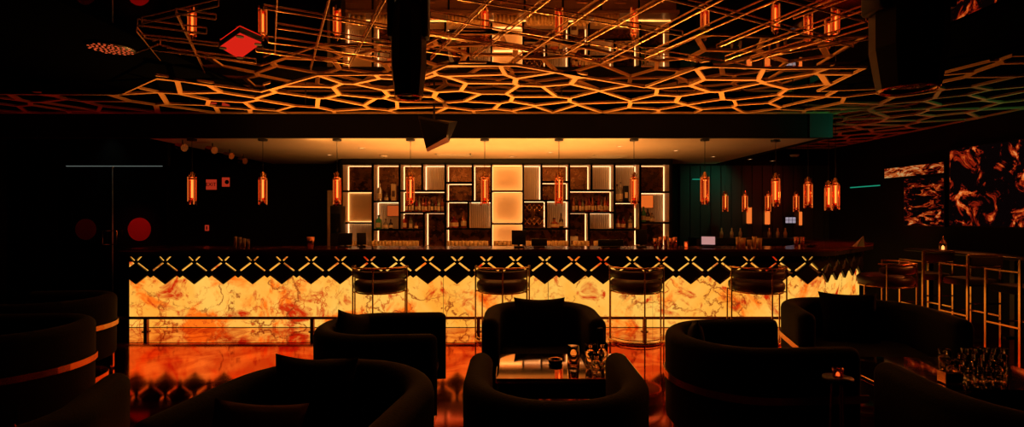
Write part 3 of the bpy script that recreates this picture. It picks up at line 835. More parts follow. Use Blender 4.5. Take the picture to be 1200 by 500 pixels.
# ------------------------------------------------------------------ moving head lights
def moving_head(px, Y, ytop, ybot, w, lab, lamp=True):
    zbot = Z(ybot, Y); t = thing('stage_light', lab, 'stage light', (P(px, Y), Y, zbot)); hgt = ZC-zbot
    b = MB(); b.rbox(-w*.46, w*.46, -w*.42, w*.42, hgt-.17, hgt-.03, .02); b.cyl((-w*.25,0,hgt-.03),(-w*.25,0,hgt-.001),.02,8); b.cyl((w*.25,0,hgt-.03),(w*.25,0,hgt-.001),.02,8); b.build('base', BLACK, t)
    b = MB()
    for s_ in (-1, 1): b.rbox(s_*w*.42-w*.09, s_*w*.42+w*.09, -w*.22, w*.22, hgt*.42, hgt-.15, .015)
    b.rbox(-w*.5, w*.5, -w*.25, w*.25, hgt-.22, hgt-.15, .02); b.build('yoke', BLACK, t)
    b = MB(); r = w*.44; b.lathe([(0,hgt*.74),(r*.55,hgt*.73),(r*.9,hgt*.64),(r,hgt*.5),(r,hgt*.22),(r*.86,.05),(r*.8,0),(r*.70,.0),(r*.66,.02),(0,.02)], n=10, smooth=False); b.build('head', BLACK, t)
    b = MB(); b.lathe([(r*.80,-.002),(r*.74,-.012),(r*.66,-.002)], n=24); b.build('lens_ring', BRASS, t)
    b = MB(); b.lathe([(0,.0),(r*.4,.004),(r*.65,.014)], n=24); b.build('lens', TABLEG, t)
    return t
moving_head(479, 3.0, 0, 113, .235, 'black moving head stage light hanging left of centre')
moving_head(1064, 2.5, 0, 104, .36, 'large black moving head stage light hanging at the upper right')
# speaker on the beam
t = thing('ceiling_speaker', 'black wedge loudspeaker tilted down in front of the soffit beam', 'speaker', (P(505, 6.1), 6.35, 2.33))
b = MB()
A = [(-.215,.12,.42),(.28,.10,.38),(.20,-.10,.33),(-.19,-.06,.42)]   # top
B = [(-.10,.10,.0),(.17,.14,.13),(.17,-.13,.15),(-.085,-.10,.015)]
b.add(A+B, [(0,1,2,3),(7,6,5,4),(3,2,6,7),(1,0,4,5),(0,3,7,4),(2,1,5,6)]); b.build('cabinet', BLACK, t)
b = MB(); b.add([(-.17,-.073,.38),(.185,-.112,.31),(.160,-.138,.17),(-.085,-.108,.04)], [(0,3,2,1)]); b.build('grille', BLACKR, t)
b = MB(); b.add([(p[0], p[1], p[2]-.004) for p in B], [(3,2,1,0)]); b.build('underside_reflection', BRONZE, t)  # bronze face stands in for the soffit reflected on the black cabinet
b = MB(); b.cyl((0,0,.36), (0,.0,ZC-2.33-.001), .012, 8); b.build('bracket', BLACK, t)

# ------------------------------------------------------------------ tub chairs
def upath(w, d, r, n=9):
    """U open towards +Y, from right arm front round the back to left arm front"""
    pts = [(w/2, d/2)]
    for k in range(1, 5): pts.append((w/2, d/2-(d-r)*k/5))
    for k in range(n+1):
        a = R(-90*k/n); pts.append((w/2-r+r*math.cos(a), -d/2+r+r*math.sin(a)))
    m = 4
    for k in range(1, m): pts.append((w/2-r-(w-2*r)*k/m, -d/2))
    for k in range(n+1):
        a = R(-90-90*k/n); pts.append((-w/2+r+r*math.cos(a), -d/2+r+r*math.sin(a)))
    for k in range(4, 0, -1): pts.append((-w/2, d/2-(d-r)*k/5))
    pts.append((-w/2, d/2))
    return pts
def tub_chair(label, loc, facing, w=.92, d=.86, h=.78, band=True, zb=.19, t=.13, mat=VELVET, base='ring'):
    """facing: angle of the opening, degrees, 0 = +X, 90 = +Y (away from the camera)"""
    th = thing('tub_armchair', label, 'armchair', (loc[0], loc[1], 0), R(facing-90))
    pts = upath(w-t, d-t*.5, min(.40, (w-t)/2-.01)); n = len(pts)
    rr = t*.46; sec = []
    zt = h
    for k in range(9): a = R(180*k/8); sec.append((rr*math.cos(a)*t/2/rr, zt-rr+rr*math.sin(a)))
    for k in range(5): a = R(180+180*k/4); sec.append((t/2*math.cos(a)*.92, zb+.03+.03*math.sin(a)))
    sc = []
    for i in range(n):
        sc.append((1, 1, 0))
    # rounded arm fronts
    ext = []
    for (px_, py_), sgn in ((pts[0], 1), (pts[-1], -1)):
        ext.append([(px_, py_+t*.42*math.sin(R(a))) for a in (25, 50, 72, 88)])
    full = list(reversed(ext[0])) + pts + ext[1]
    scf = [(max(.12, math.cos(R(a))), 1-.06*(1-math.cos(R(a))), .01*(1-math.cos(R(a)))) for a in (88, 72, 50, 25)]
    scf = scf + sc + list(reversed(scf))
    b = MB(); b.sweep([(x, y, 0) for x, y in full], sec, scale=scf); b.build('shell', mat, th)
    b = MB(); iw = w/2-t-.004; b.rbox(-iw, iw, -d/2+t+.0, d/2-.02, zb+.14, .44, .045, n=4); b.build('seat_cushion', mat, th)
    b = MB(); b.rbox(-iw-.01, iw+.01, -d/2+t-.03, d/2-.05, zb+.01, zb+.145, .012); b.build('seat_base', mat, th)
    if band:
        q = upath(w+.006, d-t*.5+t+.006, min(.46, w/2-.01))
        b = MB(); b.sweep([(x, y, .50) for x, y in q], [(-.006,-.022),(.006,-.022),(.006,.022),(-.006,.022)], smooth=False); b.build('brass_band', BRASS, th)
    # base
    b = MB(); q = upath(w*.86, d*.86, .34)
    b.sweep([(x, y, .012) for x, y in q] , [(-.010,-.012),(.010,-.012),(.010,.012),(-.010,.012)], smooth=False)
    b.box(-w*.43, w*.43, d*.43-.01, d*.43+.01, 0, .024); b.build('base_ring', BRASS, th)
    for sxn, syn in ((-1,-1),(1,-1),(1,1),(-1,1)):
        x = sxn*w*.36; y = syn*d*.40 if syn > 0 else -d*.36
        b = MB()
        lx = sxn*w*.43 if syn > 0 else sxn*w*.36
        b.box(lx-.012, lx+.012, y-.012, y+.012, .018, zb+.03); b.build('leg', BRASS, th)
    return th
def pillow(label, loc, rot, s=.42, th=.13, mat=VELVET):
    n = 12; vs = []; fs = []
    for side in (1, -1):
        for i in range(n+1):
            for j in range(n+1):
                u = -1+2*i/n; v = -1+2*j/n
                e = (1-abs(u)**2.6)*(1-abs(v)**2.6); pin = 1-.10*(1-abs(u)**2)*abs(v)**3; pin2 = 1-.10*(1-abs(v)**2)*abs(u)**3
                vs.append((u*s/2*pin2, side*(th/2*(max(e, 0))**.55+.004), v*s/2*pin))
    m = (n+1)*(n+1)
    for i in range(n):
        for j in range(n):
            a = i*(n+1)+j; fs.append((a, a+n+1, a+n+2, a+1)); fs.append((m+a, m+a+1, m+a+n+2, m+a+n+1))
    rim = [i*(n+1) for i in range(n+1)]+[n*(n+1)+j for j in range(1, n+1)]+[i*(n+1)+n for i in range(n-1, -1, -1)]+[j for j in range(n-1, 0, -1)]
    for k in range(len(rim)): a = rim[k]; c = rim[(k+1) % len(rim)]; fs.append((a, m+a, m+c, c))
    b = MB(); b.add(vs, fs, True); o = b.build('throw_pillow', mat); o.location = loc; o.rotation_euler = tuple(R(a) for a in rot)
    return tag(o, label, 'pillow')

tub_chair('black tub armchair facing the viewer behind the centre table', (.235, 4.17), -90, w=.92, d=.84, band=False)
pillow('black square pillow standing in the centre armchair behind the table', (.235, 4.36, .615), (-14, 0, 0), .44, .11)
tub_chair('black tub armchair nearest at centre, its back to the viewer', (.205, 2.46), 90, w=.88, d=.80, band=False)
tub_chair('black tub armchair left of the centre table, turned to the right', (-.93, 3.62), 3, w=.86, d=.82, band=False, zb=.26)
pillow('dark pillow peeking over the back of the armchair left of the table', (-1.17, 3.75, .62), (0, 14, 70), .42, .11)
tub_chair('large black tub armchair at the lower left, facing the viewer', (-.86, 2.27), -100, w=1.0, d=.94, band=False)
pillow('black pillow at the back of the large lower left armchair', (-.98, 2.50, .63), (-14, 0, -8), .44, .11)
pillow('brown leather pillow lying in the lower left armchair', (-1.02, 2.02, .63), (-38, 10, 20), .36, .11, VELVETB)
tub_chair('black tub armchair with a brass band, right of the centre table', (1.50, 3.33), 4, w=.93, d=.90)
pillow('dark pillow inside the brass banded armchair right of the centre table', (1.22, 3.40, .625), (0, 12, 74), .42, .11)
tub_chair('wide black tub armchair with brass band before the right end of the bar', (2.90, 4.28), -104, w=1.16, d=.90)
pillow('black pillow standing in the wide armchair before the right bar end', (2.95, 4.48, .63), (-12, 0, -14), .46, .11)
tub_chair('black tub armchair with its back to the viewer at the lower right', (2.32, 2.22), 84, w=.96, d=.84, band=False)
tub_chair('black brass banded tub armchair at the left, nearer the bar', (-4.26, 4.75), 190, w=.92, d=.88)
tub_chair('black brass banded tub armchair at the left edge, nearer the viewer', (-3.50, 3.56), 184, w=.92, d=.88)
tub_chair('dark tub armchair at the lower left corner, back to the viewer', (-2.15, 1.98), 110, w=.9, d=.82, band=False)

# ------------------------------------------------------------------ tables
def low_table(label, x0, x1, y0, y1, z=.55):
    cx, cy = (x0+x1)/2, (y0+y1)/2; w, d = (x1-x0)/2, (y1-y0)/2
    t = thing('low_table', label, 'table', (cx, cy, 0))
    b = MB(); b.rbox(-w, w, -d, d, z-.03, z, .006, n=2); b.build('tabletop', TABLEM, t)
    b = MB(); b.rbox(-w*.97, w*.97, -d*.96, d*.96, z-.13, z-.031, .01); b.build('apron', BLACKR, t)
    for a in (-1, 1):
        for c in (-1, 1):
            b = MB(); b.box(a*w*.9-.015, a*w*.9+.015, c*d*.88-.015, c*d*.88+.015, 0, z-.12); b.build('leg', BLACK, t)
    return t
low_table('black glossy low table at centre with glasses reflecting the shelves', -.10, .80, 3.10, 3.66)
low_table('black glossy low table at the right crowded with glasses', 2.16, 3.30, 2.90, 3.58)

def tumbler(x, y, z, h, r, label, group=None, flip=False, name='drinking_glass'):
    b = MB(); w = .003
    prof = [(0,0),(r*.80,0),(r*.86,.004),(r*.98,h*.6),(r,h),(r-w,h),(r*.98-w,h*.6),(r*.82-w,.014),(0,.012)]
    if flip: prof = [(a, h-c) for a, c in prof]
    b.lathe(prof, n=20); o = b.build(name, GLASS); o.location = (x, y, z); return tag(o, label, 'glass', group)
TZ = .5505
tumbler(P(672,3.45), 3.45, TZ, .115, .042, 'rounded tumbler standing upside down on the centre table', flip=True)
tumbler(P(692,3.36), 3.36, TZ, .145, .036, 'tall glass on the centre table, the left one of the pair at the right edge')
tumbler(P(706,3.38), 3.38, TZ, .145, .036, 'tall glass on the centre table, the right one of the pair at the right edge')
tumbler(P(699,3.22), 3.22, TZ, .11, .036, 'short glass in front of the two tall ones on the centre table')
t = thing('ashtray', 'small dark round ashtray on the centre table', 'ashtray', (P(651,3.42), 3.42, TZ))
b = MB(); b.lathe([(0,0),(.045,0),(.048,.010),(.046,.026),(.038,.028),(.034,.011),(0,.010)], n=24); b.build('bowl', TABLEG, t)
b = MB(); b.lathe([(.045,.0265),(.048,.028),(.045,.0295),(.040,.028)], n=24); b.build('rim', BRASS, t)
t = thing('menu_stand', 'black upright menu stand at the far edge of the centre table', 'menu stand', (P(704,3.56), 3.58, TZ))
b = MB(); b.rbox(-.022, .022, -.006, .006, .012, .20, .003); b.build('card_holder', BLACK, t)
b = MB(); b.rbox(-.032, .032, -.022, .022, 0, .014, .003); b.build('foot', BRASS, t)
k = 0
for i in range(6):
    for j in range(3):
        px = 1116+i*10.5+j*3; Y = 3.05+j*.13
        if i == 0 and j > 0: continue
        tumbler(P(px, Y), Y, TZ, .13, .030, 'tall glass in the packed cluster on the right table', 'glasses packed on the right table'); k += 1
o = tumbler(P(1107,3.25), 3.25, TZ, .14, .034, 'single glass standing left of the cluster on the right table')
t = thing('napkin_holder', 'small open brass bar caddy beside the glasses on the right table', 'caddy', (P(1108,3.05)+.0, 3.02, TZ))
b = MB(); b.box(-.05,.05,-.03,.03,0,.008); b.box(-.05,-.044,-.03,.03,0,.07); b.box(.044,.05,-.03,.03,0,.07); b.build('tray', BRASS, t)
b = MB(); b.box(-.04,.04,-.02,.02,.009,.06); b.build('napkins', BLACKR, t)
# slim drink table beside the banded chair
t = thing('drink_stand', 'slim three legged brass drink stand in the lower right foreground', 'side table', (1.655, 2.60, 0))
b = MB(); b.lathe([(0,.70),(.065,.70),(.07,.705),(.07,.72),(0,.72)], n=24); b.build('top', BLACK, t)
for k in range(3):
    a = 2*PI*k/3+.3; b = MB(); b.cyl((.05*math.cos(a), .05*math.sin(a), 0), (.028*math.cos(a), .028*math.sin(a), .70), .006, 8); b.build('leg', BRASS, t)
t = thing('candle_holder', 'small glass tealight glowing on the slim drink stand', 'candle', (1.655, 2.60, .7205))
b = MB(); b.lathe([(0,0),(.024,0),(.028,.045),(.026,.045),(.022,.006),(0,.006)], n=14); b.build('glass_cup', TUBEG, t)
b = MB(); b.lathe([(0,.0065),(.010,.0065),(.008,.02),(0,.028)], n=8); b.build('flame', CANDLE, t)

# ------------------------------------------------------------------ bar stools
def bar_stool(label, loc, rz=0, flip=1, group='round bar stools along the bar'):
    """backrest towards -Y (the viewer)"""
    t = thing('bar_stool', label, 'bar stool', (*loc, 0), rz, group); r = .335
    def arc(rad, a0, a1, z, n=28): return [(rad*math.sin(R(a0+(a1-a0)*k/n)), -rad*math.cos(R(a0+(a1-a0)*k/n)), z) for k in range(n+1)]
    b = MB(); b.lathe([(0,.60),(.26,.60),(.305,.612),(.322,.65),(.318,.70),(.29,.73),(.2,.745),(0,.75)], n=28); b.build('seat', SEATM, t)
    # padded curved back
    b = MB(); sec = []
    for k in range(12): a = 2*PI*k/12; sec.append((.026*math.cos(a), .050*math.copysign(abs(math.sin(a))**.6, math.sin(a))))
    pth = arc(.298, -100, 100, .815); n = len(pth)
    sc = [(1,1,0)]*n; sc[0] = (.3,.5,.40); sc[1] = (.8,.85,.12); sc[-1] = (.3,.5,.40); sc[-2] = (.8,.85,.12)
    sc = [(a, c, 0) for a, c, d in sc]
    b.sweep(pth, sec, scale=sc); b.build('backrest', SEATM, t)
    b = MB(); b.tube(arc(r, -100, 100, .90), .011); b.build('top_rail', BRASS, t)
    b = MB(); b.tube(arc(r, -95, 95, .014), .012); b.tube(arc(r*.97, -95, 95, .05), .006); b.build('foot_ring', BRASS, t)
    b = MB(); b.tube(arc(.30, 0, 360, .598)[:-1], .010, closed=True); b.build('seat_ring', BRASS, t)
    for ang in (-84, 1, 62, 98, -128):
        ang *= flip; x, y = r*math.sin(R(ang)), -r*math.cos(R(ang)); top = .90 if abs(ang) <= 100 else .60
        b = MB()
        b.cyl((x, y, 0), (x, y, top), .0095, 8)
        b.cyl((x, y, .60), (x*.85, y*.85, .60), .008, 6); b.build('leg', BRASS, t)
    return t
st = bar_stool('round brass framed bar stool, leftmost at the bar', (P(446,6.34), 6.34), flip=-1)
copy_tree(bar_stool('round brass framed bar stool behind the centre armchair', (P(589,6.34), 6.34), flip=1), (P(745,6.34), 6.34, 0), .06, 'round brass framed bar stool right of the centre armchair, fully seen to its foot ring')
bar_stool('round brass framed bar stool before the right part of the bar', (P(886,6.34), 6.34), rz=.08)
bar_stool('round bar stool at the rounded right end of the bar', (P(1037,6.85), 6.85), rz=.9, group=None)

def frame_stool(label, loc, rz=0):
    t = thing('high_chair', label, 'high chair', (*loc, 0), rz, 'square framed high chairs at the right wall')
    w, d = .20, .20; q = .012
    for sx_, sy_ in ((-1,-1),(1,-1),(1,1),(-1,1)):
        b = MB(); x, y = sx_*w, sy_*d; b.box(x-q, x+q, y-q, y+q, 0, 1.05 if sy_ < 0 else .92); b.build('leg', BRASS, t)
    b = MB(); b.box(-w, w, -d-q, -d+q, 1.034, 1.052); b.box(-w, w, -d-q, -d+q, .89, .905); b.build('back_frame', BRASS, t)
    b = MB(); b.rbox(-w+.012, w-.012, -d-.02, -d+.025, .915, 1.025, .012); b.build('backrest', VELVET, t)
    for sx_ in (-1, 1): b = MB(); b.box(sx_*w-q, sx_*w+q, -d, d, .905, .92); b.build('armrest', BRASS, t)
    b = MB(); b.rbox(-w+.012, w-.012, -d+.012, d-.012, .66, .75, .025); b.build('seat', VELVET, t)
    b = MB(); b.box(-w, w, -d-q, -d+q, .45, .468); b.box(-w, w, d-q, d+q, .30, .318)
    for sx_ in (-1, 1): b.box(sx_*w-q, sx_*w+q, -d, d, .30, .318)
    b.build('footrest', BRASS, t)
    return t
h0 = frame_stool('square brass framed high chair, farthest of the three at the right', (5.66, 7.0), 0)
copy_tree(h0, (5.72, 6.40, 0), 0, 'square brass framed high chair, middle of the three at the right')
copy_tree(h0, (5.68, 5.72, 0), 0, 'square brass framed high chair, nearest of the three at the right')
# high ledge table behind them and a lantern
t = thing('high_table', 'long black high table along the right wall behind the framed chairs', 'table', (6.28, 6.4, 0))
b = MB(); b.rbox(-.24, .28, -1.5, 1.5, .98, 1.02, .01); b.build('tabletop', BLACK, t)
for y in (-1.3, 0, 1.3):
    b = MB(); b.box(-.03, .03, y-.03, y+.03, 0, .98); b.box(-.15, .15, y-.05, y+.05, 0, .015); b.build('leg', BLACK, t)
t = thing('candle_lantern', 'tiny brass candle lantern on the high table at the right', 'lantern', (P(1105,7.35), 7.35, 1.0205))
b = MB(); b.lathe([(0,0),(.05,0),(.05,.012),(0,.012)], n=12); b.lathe([(.05,.10),(.03,.14),(.006,.17),(.006,.20),(0,.20)], n=12)
for k in range(4): a = PI/2*k+.4; b.cyl((.045*math.cos(a),.045*math.sin(a),.01), (.045*math.cos(a),.045*math.sin(a),.11), .004, 6)
b.build('frame', BRASS, t)
b = MB(); b.lathe([(0,.0125),(.018,.0125),(.018,.05),(.006,.07),(0,.075)], n=10); b.build('candle', CANDLE, t)

# ------------------------------------------------------------------ things on the bar
CT = 1.0785
def cup(px, Y, h, r, label, group=None, mat=TUMB):
    b = MB(); b.lathe([(0,0),(r*.72,0),(r,h),(r*.92,h),(r*.66,.01),(0,.01)], n=14); o = b.build('bar_cup', mat); o.location = (P(px,Y), Y, CT)
    return tag(o, label, 'cup', group)
for i, px in enumerate((276, 281, 286, 291)): cup(px, 7.02+(i % 2)*.08, .155-.012*i, .026, 'slim glass in the small cluster at the left end of the bar', 'glasses at the left end of the bar', B_CLR)
cup(364, 7.05, .15, .055, 'single large patterned glass on the bar left of the shelving', None, CUPM)
for i, px in enumerate((768,774,780,786,791)): cup(px, 7.04+(i % 2)*.08, .13+.015*(i % 3), .030, 'copper cup in the row on the bar at the right end of the shelving', 'copper cups at the right of the shelving', CUPM)
for i, px in enumerate((865,871,878,884,890)): cup(px, 7.06+(i % 2)*.09, .15-.02*(i % 3), .034, 'golden glass in the cluster near the tablet on the bar', 'golden glasses near the tablet', TUMB)
for i, px in enumerate((933,940)): cup(px, 7.5, .13, .035, 'pale cup of the pair on the curved end of the bar', 'pale cups on the curved end', CUPM)
def candle(px, Y, lab):
    t = thing('bar_candle', lab, 'candle', (P(px,Y), Y, CT)); b = MB(); b.lathe([(0,0),(.026,0),(.030,.085),(.027,.085),(.022,.006),(0,.006)], n=14); b.build('glass_cup', TUBEG, t)
    b = MB(); b.lathe([(0,.007),(.018,.007),(.016,.05),(.006,.07),(0,.075)], n=10); b.build('candle', CANDLE, t)
candle(804, 7.1, 'small glowing candle glass on the bar right of the copper cups')
# point of sale terminals
def terminal(px, Y, w, h, lab, rz=0., screen=None):
    t = thing('till_terminal', lab, 'till', (P(px,Y), Y, CT), rz)
    b = MB(); b.rbox(-w*.35, w*.35, -.06, .10, 0, .02, .006); b.cyl((0,.03,.02), (0,.03,h*.5), .018, 8); b.build('stand', BLACK, t)
    b = MB(); b.rbox(-w/2, w/2, -.012, .018, h*.16, h, .008, M=Matrix.Rotation(R(-8), 4, 'X')); b.build('monitor', BLACK, t)
    if screen:
        b = MB(); b.box(-w/2+.012, w/2-.012, -.0145, -.0125, h*.16+.012, h-.012, M=Matrix.Rotation(R(-8), 4, 'X')); b.build('screen', screen, t)
    return t
terminal(404, 7.15, .20, .20, 'black till monitor at the left end of the shelving', 0)
terminal(424, 7.22, .13, .20, 'small black till beside the monitor at the left of the shelving', .5)
terminal(608, 7.12, .20, .24, 'black square till screen at the centre of the bar')
terminal(632, 7.15, .22, .12, 'low black device right of the centre till')
terminal(716, 7.12, .36, .11, 'wide low black device at the right part of the bar')
terminal(752, 7.16, .16, .25, 'black till screen before the rightmost shelf column')
terminal(830, 7.15, .20, .16, 'tilted tablet with a pale pink screen on the bar', -.35, TABLETM)
# black post at the left end of the shelving
t = thing('equipment_rack', 'tall narrow black rack standing left of the shelving', 'rack', (P(396, 9.2), 9.2, 0))
b = MB(); b.rbox(-.10, .10, -.12, .12, 0, Z(241, 9.2), .01); b.build('case', BLACK, t)
b = MB(); b.box(-.08, .08, -.124, -.121, 1.2, 1.55); b.build('front_panel', TABLEG, t)
b = MB(); b.box(P(384,9.9), P(390,9.9), 9.88, 9.92, 0, Z(223, 9.9)); struct(b.build('trim_5', LINING))
# curved end items: folded sign on bar, dark bowl, arm
t = thing('tent_card', 'small folded card standing at the far right end of the bar', 'card', (P(1011,7.25), 7.25, CT))
b = MB(); b.add([(-.09,0,0),(0,0,.15),(.012,0,.15),(.012,.10,0),(-.085,.1,0),(.03,0,0)], [(0,1,4),(1,2,3,4),(1,5,3,2)]); b.build('card', WHITEP, t)
t = thing('serving_bowl', 'flat dark bowl on the curved end of the bar', 'bowl', (P(953,7.15), 7.2, CT)); b = MB(); b.lathe([(0,0),(.04,0),(.085,.03),(.08,.032),(.036,.008),(0,.008)], n=20); b.build('bowl', TABLEG, t)
# glowing monitor, and columns that imitate warm reflections behind the right bar end
Y = 10.3; t = thing('wall_monitor', 'small bluish monitor glowing on the far wall behind the bar end', 'monitor', (P(936,Y), 10.62, Z(258,Y)))
b = MB(); b.box(-.12,.12,-.02,.03,-.08,.08); b.build('housing', BLACK, t)
b = MB(); 
for i in range(3):
    for j in range(2): b.box(-.105+i*.072, -.105+i*.072+.062, -.024, -.021, -.06+j*.064, -.06+j*.064+.055)
b.build('screen', SCRBLUE, t)
for px, y0, y1, lab in ((886,243,262,'orange glowing column imitating a warm reflection below the small pendants'),(908,247,263,'orange glowing column imitating a reflection below the large pendant'),(948,248,264,'thin orange glowing column imitating a reflection below the second last pendant')):
    Y = 10.3; t = thing('glow_column', lab, 'imitated reflection', (P(px,Y), 10.60, Z(y1,Y)))
    hh = (y1-y0)/F*Y; wv = .05 if px != 948 else .03
    b = MB(); b.cyl((0,0,0),(0,0,hh),wv,12); b.build('reflection_column', emit('reflection_glow_%d' % px, (1,.20,.03), .9), t)
    b = MB(); b.lathe([(0,-.02),(wv+.01,-.02),(wv+.01,0),(0,0)], n=12); b.lathe([(0,hh),(wv+.01,hh),(wv+.01,hh+.02),(0,hh+.02)], n=12); b.box(-.02,.02,0,.10,hh*.4,hh*.5); b.build('bracket', BRASS, t)
t = thing('back_sideboard', 'low dark sideboard against the far wall right of the shelving', 'sideboard', (4.6, 10.35, 0))
b = MB(); b.rbox(-.95, 1.3, -.22, .28, .0, 1.06, .01); b.build('body', BLACK, t)
for i in range(4): b = MB(); b.box(-.9+i*.55, -.9+i*.55+.5, -.232, -.221, .1, .95); b.build('door', BLACKR, t)
for px in (846, 858, 868, 902, 912, 921):
    b = MB(); b.lathe([(0,0),(.03,0),(.034,.10),(.015,.15),(.012,.2),(0,.2)], n=10); o = b.build('decanter', TUMB); o.location = (P(px,10.25), 10.27, 1.0605)
    tag(o, 'small decanter on the far sideboard behind the right end of the bar', 'decanter', 'decanters on the far sideboard')

# ------------------------------------------------------------------ right wall screen, glowing panels imitating its reflections, green strips
def wall_screen(label, y0, y1, z0, z1, mat):
    t = thing('video_screen', label, 'screen', (XR-.03, (y0+y1)/2, z0)); d = (y1-y0)/2
    b = MB(); b.box(-.022, -.012, -d, d, 0, z1-z0); b.build('display', mat, t)
    b = MB(); b.box(-.012, .0299, -d-.02, d+.02, -.02, z1-z0+.02); b.build('housing', BLACK, t)
wall_screen('large video wall of fiery orange sparks on the right wall', 5.2, 7.66, Z(265,7.0), 2.50, SCREENM)
wall_screen('narrower glowing panel imitating a mirror reflection, orange waves, farther on the right wall', 7.78, 8.55, 1.36, 2.12, REFLWAVE)  # emissive panel stands in for the video wall mirrored in a column
wall_screen('thin golden glowing strip imitating a reflection, above the orange wave panel', 7.78, 9.0, 2.17, 2.33, GOLDREFL)  # emissive strip stands in for a golden mirror reflection
def strip_light(label, x0, x1, y, z, mat=TEAL):
    t = thing('light_strip', label, 'light strip', ((x0+x1)/2, y, z)); w = (x1-x0)/2
    b = MB(); b.box(-w, w, -.012, 0, 0, .018); b.build('led_line', mat, t)
    b = MB(); b.box(-w-.01, w+.01, 0, .02, -.006, .024); b.build('channel', BLACK, t)
strip_light('green light strip high on the far wall right of the shelving', P(814,10.5), P(834,10.5), 10.64, Z(210,10.5))
strip_light('short green light strip at the far end of the right wall', -.40, .40, 0, 0)
for o in COL.objects:
    if o.get('label') == 'short green light strip at the far end of the right wall': o.location = (XR-.0202, 9.55, Z(219,9.55)); o.rotation_euler.z = R(-90)

# ------------------------------------------------------------------ left glass doors
DY = 7.5
t = thing('glass_doors', 'pair of dark glass doors with red round dots left of the bar', 'glass door', (P(132,DY), DY, 0))
top = Z(194.5, DY)
for sg, nm in ((-1, 'left'), (1, 'right')):
    b = MB(); x0, x1 = (sg*.012, sg*.80) if sg > 0 else (-.80, -.012); b.box(x0, x1, 0, .012, .01, top-.02); leaf = b.build('door_leaf', DOORGL, t)
    b = MB(); c = sg*31.5/F*DY; zz = Z(268.5, DY); b.cyl((c, -.003, zz), (c, -.0005, zz), .17 if sg > 0 else .155, 32); b.build('red_dot', REDST, leaf, 'round red safety dot')
    b = MB(); hx = sg*.11; z0, z1 = Z(286,DY), Z(270,DY)
    pth = [(sg*.03, -.003, z0), (sg*.03, -.05, z0), (hx if sg<0 else .10, -.05, z0), (hx if sg<0 else .10, -.05, z1), (sg*.03, -.05, z1), (sg*.03, -.003, z1)]
    b.tube(pth, .007, n=6); b.build('handle', BRASS, leaf)
b = MB(); b.box(-.005, .005, -.004, .016, .01, top); b.build('centre_seam', WHITEP, t)
b = MB(); b.box(-.68, .72, -.006, .018, top-.004, top+.004); b.build('top_rail', COOL, t)
b = MB(); b.box(-.82, .82, -.02, .04, top+.01, ZC); struct(b.build('trim_6', BLACKR)).location = (P(132,DY), DY, 0)
b = MB(); b.box(P(132,DY)-.82-.9, P(132,DY)-.82, DY, DY+.04, 0, ZC); struct(b.build('trim_7', WALLM))

# signs at the left back
Yb = 10.6
def wall_sign(px, py, w, h, lab, text=None):
    t = thing('wall_sign', lab, 'sign', (P(px,Yb), 10.66, Z(py,Yb)))
    b = MB(); b.box(-w/2, w/2, -.02, 0, -h/2, h/2); b.build('face', SIGNRED, t)
    b = MB(); b.box(-w/2-.01, w/2+.01, 0, .03, -h/2-.01, h/2+.01); b.build('housing', BLACK, t)
    if text:
        cu = bpy.data.curves.new('lettering', 'FONT'); cu.body = text; cu.size = h*.5; cu.align_x = 'CENTER'; cu.align_y = 'CENTER'; cu.extrude = .002
        tmp = bpy.data.objects.new('tmp', cu); COL.objects.link(tmp); bpy.context.view_layer.update()
        me = bpy.data.meshes.new_from_object(tmp.evaluated_get(bpy.context.evaluated_depsgraph_get())); bpy.data.objects.remove(tmp)
        me.materials.clear(); me.materials.append(BLACKR)
        o = bpy.data.objects.new('lettering', me); COL.objects.link(o); o.parent = t; o.rotation_euler = (R(90), 0, 0); o.location = (0, -.023, 0)
    else:
        b = MB(); b.cyl((.03,-.024,0), (.03,-.0205,0), .045, 14); b.build('round_mark', BLACKR, t)
wall_sign(246, 216, .21, .21, 'square red lit exit sign on the far wall at the left', 'EXIT')
wall_sign(263, 213, .15, .19, 'smaller red lit sign with a round mark beside the exit sign')
t = thing('wall_switch', 'tiny red lit switch plate low on the far left wall', 'switch', (P(240,Yb), 10.68, Z(267,Yb)))
b = MB(); b.box(-.04,.04,-.012,0,-.06,.06); b.build('plate', SIGNRED, t)
b = MB(); b.box(-.012,.012,-.016,-.0125,-.035,.035); b.build('rocker', BLACKR, t)

# ------------------------------------------------------------------ lamps
def area(name, loc, target, size, energy, col, sy=None, spread=None):
    l = bpy.data.lights.new(name, 'AREA'); l.energy = energy; l.color = col; l.size = size
    if sy: l.shape = 'RECTANGLE'; l.size_y = sy
    if spread: l.spread = R(spread)
    o = bpy.data.objects.new(name, l); COL.objects.link(o); o.location = loc
    d = Vector(target)-Vector(loc); o.rotation_euler = d.to_track_quat('-Z', 'Y').to_euler(); return o
def spot(name, loc, target, energy, col, ang=70, blend=.8, rad=.03):
    l = bpy.data.lights.new(name, 'SPOT'); l.energy = energy; l.color = col; l.spot_size = R(ang); l.spot_blend = blend; l.shadow_soft_size = rad
    o = bpy.data.objects.new(name, l); COL.objects.link(o); o.location = loc
    d = Vector(target)-Vector(loc); o.rotation_euler = d.to_track_quat('-Z', 'Y').to_euler(); return o
AMB = (1, .40, .08)
for i in range(6):  # unseen spots added below the counter lip to brighten the lattice
    x = -3.1+i*1.22; spot('lattice_fill_amber', (x, 6.66, .97), (x, 5.75, 2.9), 270 if i < 5 else 190, AMB, 88, 1.)
for x in (-6.2, -4.9): spot('lattice_fill_red', (x, 6.3, .3), (x, 6.2, 2.9), 16, (1, .035, .012), 80, 1.)  # unseen spots added to redden the left lattice
for x, y in ((5.4, 6.6), (6.0, 8.2)): spot('lattice_fill_red', (x, y, .3), (x, y+.2, 2.9), 34, (1, .04, .015), 85, 1.)  # likewise added, for the right lattice
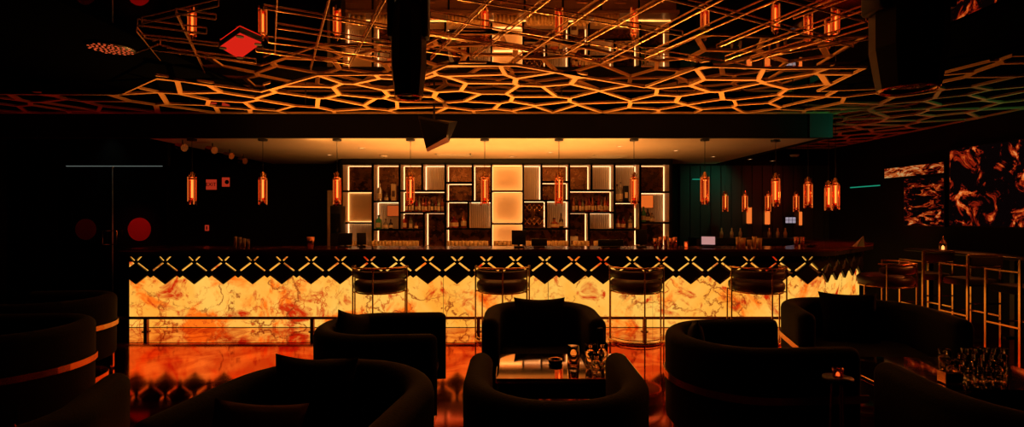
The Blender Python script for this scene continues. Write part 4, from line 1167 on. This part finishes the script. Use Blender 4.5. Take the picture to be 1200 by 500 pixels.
spot('lattice_fill_green', (6.3, 5.6, 1.1), (5.7, 6.2, 2.9), 26, (.05, 1, .55), 90, 1.)  # unseen spot added for green streaks on the right lattice
spot('beam_end_green', (4.9, 6.2, 2.5), (4.15, 6.86, 2.72), 9, (.05, 1, .5), 50, 1.)
spot('wall_green', (4.3, 9.9, 2.45), (4.1, 10.7, 1.9), 8, (.05, 1, .5), 110, 1.)
spot('wall_red', (5.5, 9.6, 2.4), (5.2, 10.7, 1.7), 10, (1, .06, .03), 110, 1.)
for yy in (5.6, 7.3): spot('screen_glow_boost', (XR-.10, yy, 1.9), (4.4, yy-.2, .5), 70, (1, .20, .03), 120, 1., .06)  # unseen spots added at the screens to brighten the high chairs
spot('bar_end_red', (5.0, 8.9, 2.5), (4.9, 7.9, 1.08), 22, (1, .05, .02), 75, 1.)
spot('bar_corner_red', (5.6, 6.3, 2.75), (4.9, 7.5, .9), 14, (1, .05, .02), 60, 1.)
spot('door_cool', (P(132,DY), DY-.25, 2.95), (P(132,DY), DY, 1.4), 3, (.7, 1, .85), 60, 1.)  # unseen spot added to brighten the door seam
# soffit wash: an added upward fill behind the bar, then the cove
area('soffit_fill', (-.2, 7.75, .92), (-.2, 8.0, 3), 4.3, 74, (1, .39, .085), .25, 130)
area('cove_wash', (-.55, 7.05, SO-.10), (-.55, 8.2, SO+.05), 4.6, 14, (1, .42, .10), .05)
spot('door_red', (-5.3, 6.6, 1.8), (P(160,DY), DY, 1.3), 7, (1, .1, .06), 50, 1.)  # unseen spot added to brighten the red door dots

# ------------------------------------------------------------------ world, camera
w = bpy.data.worlds.new('night'); S.world = w; w.use_nodes = True
w.node_tree.nodes['Background'].inputs[0].default_value = (.02, .008, .006, 1); w.node_tree.nodes['Background'].inputs[1].default_value = .0
cam = bpy.data.cameras.new('camera'); co = bpy.data.objects.new('camera', cam); COL.objects.link(co); S.camera = co
co.location = (0, 0, H); co.rotation_euler = (R(90), 0, 0); cam.lens = 18; cam.sensor_width = 36; cam.clip_start = .05
S.view_settings.view_transform = 'Standard'; S.view_settings.look = 'None'; S.view_settings.gamma = 1; S.view_settings.exposure = 0
S.view_settings.use_curve_mapping = False
S.cycles.max_bounces = 10; S.cycles.glossy_bounces = 6; S.cycles.transmission_bounces = 8; S.cycles.transparent_max_bounces = 12
S.cycles.sample_clamp_indirect = 4
S.cycles.use_denoising = True
S.cycles.caustics_reflective = False; S.cycles.caustics_refractive = False
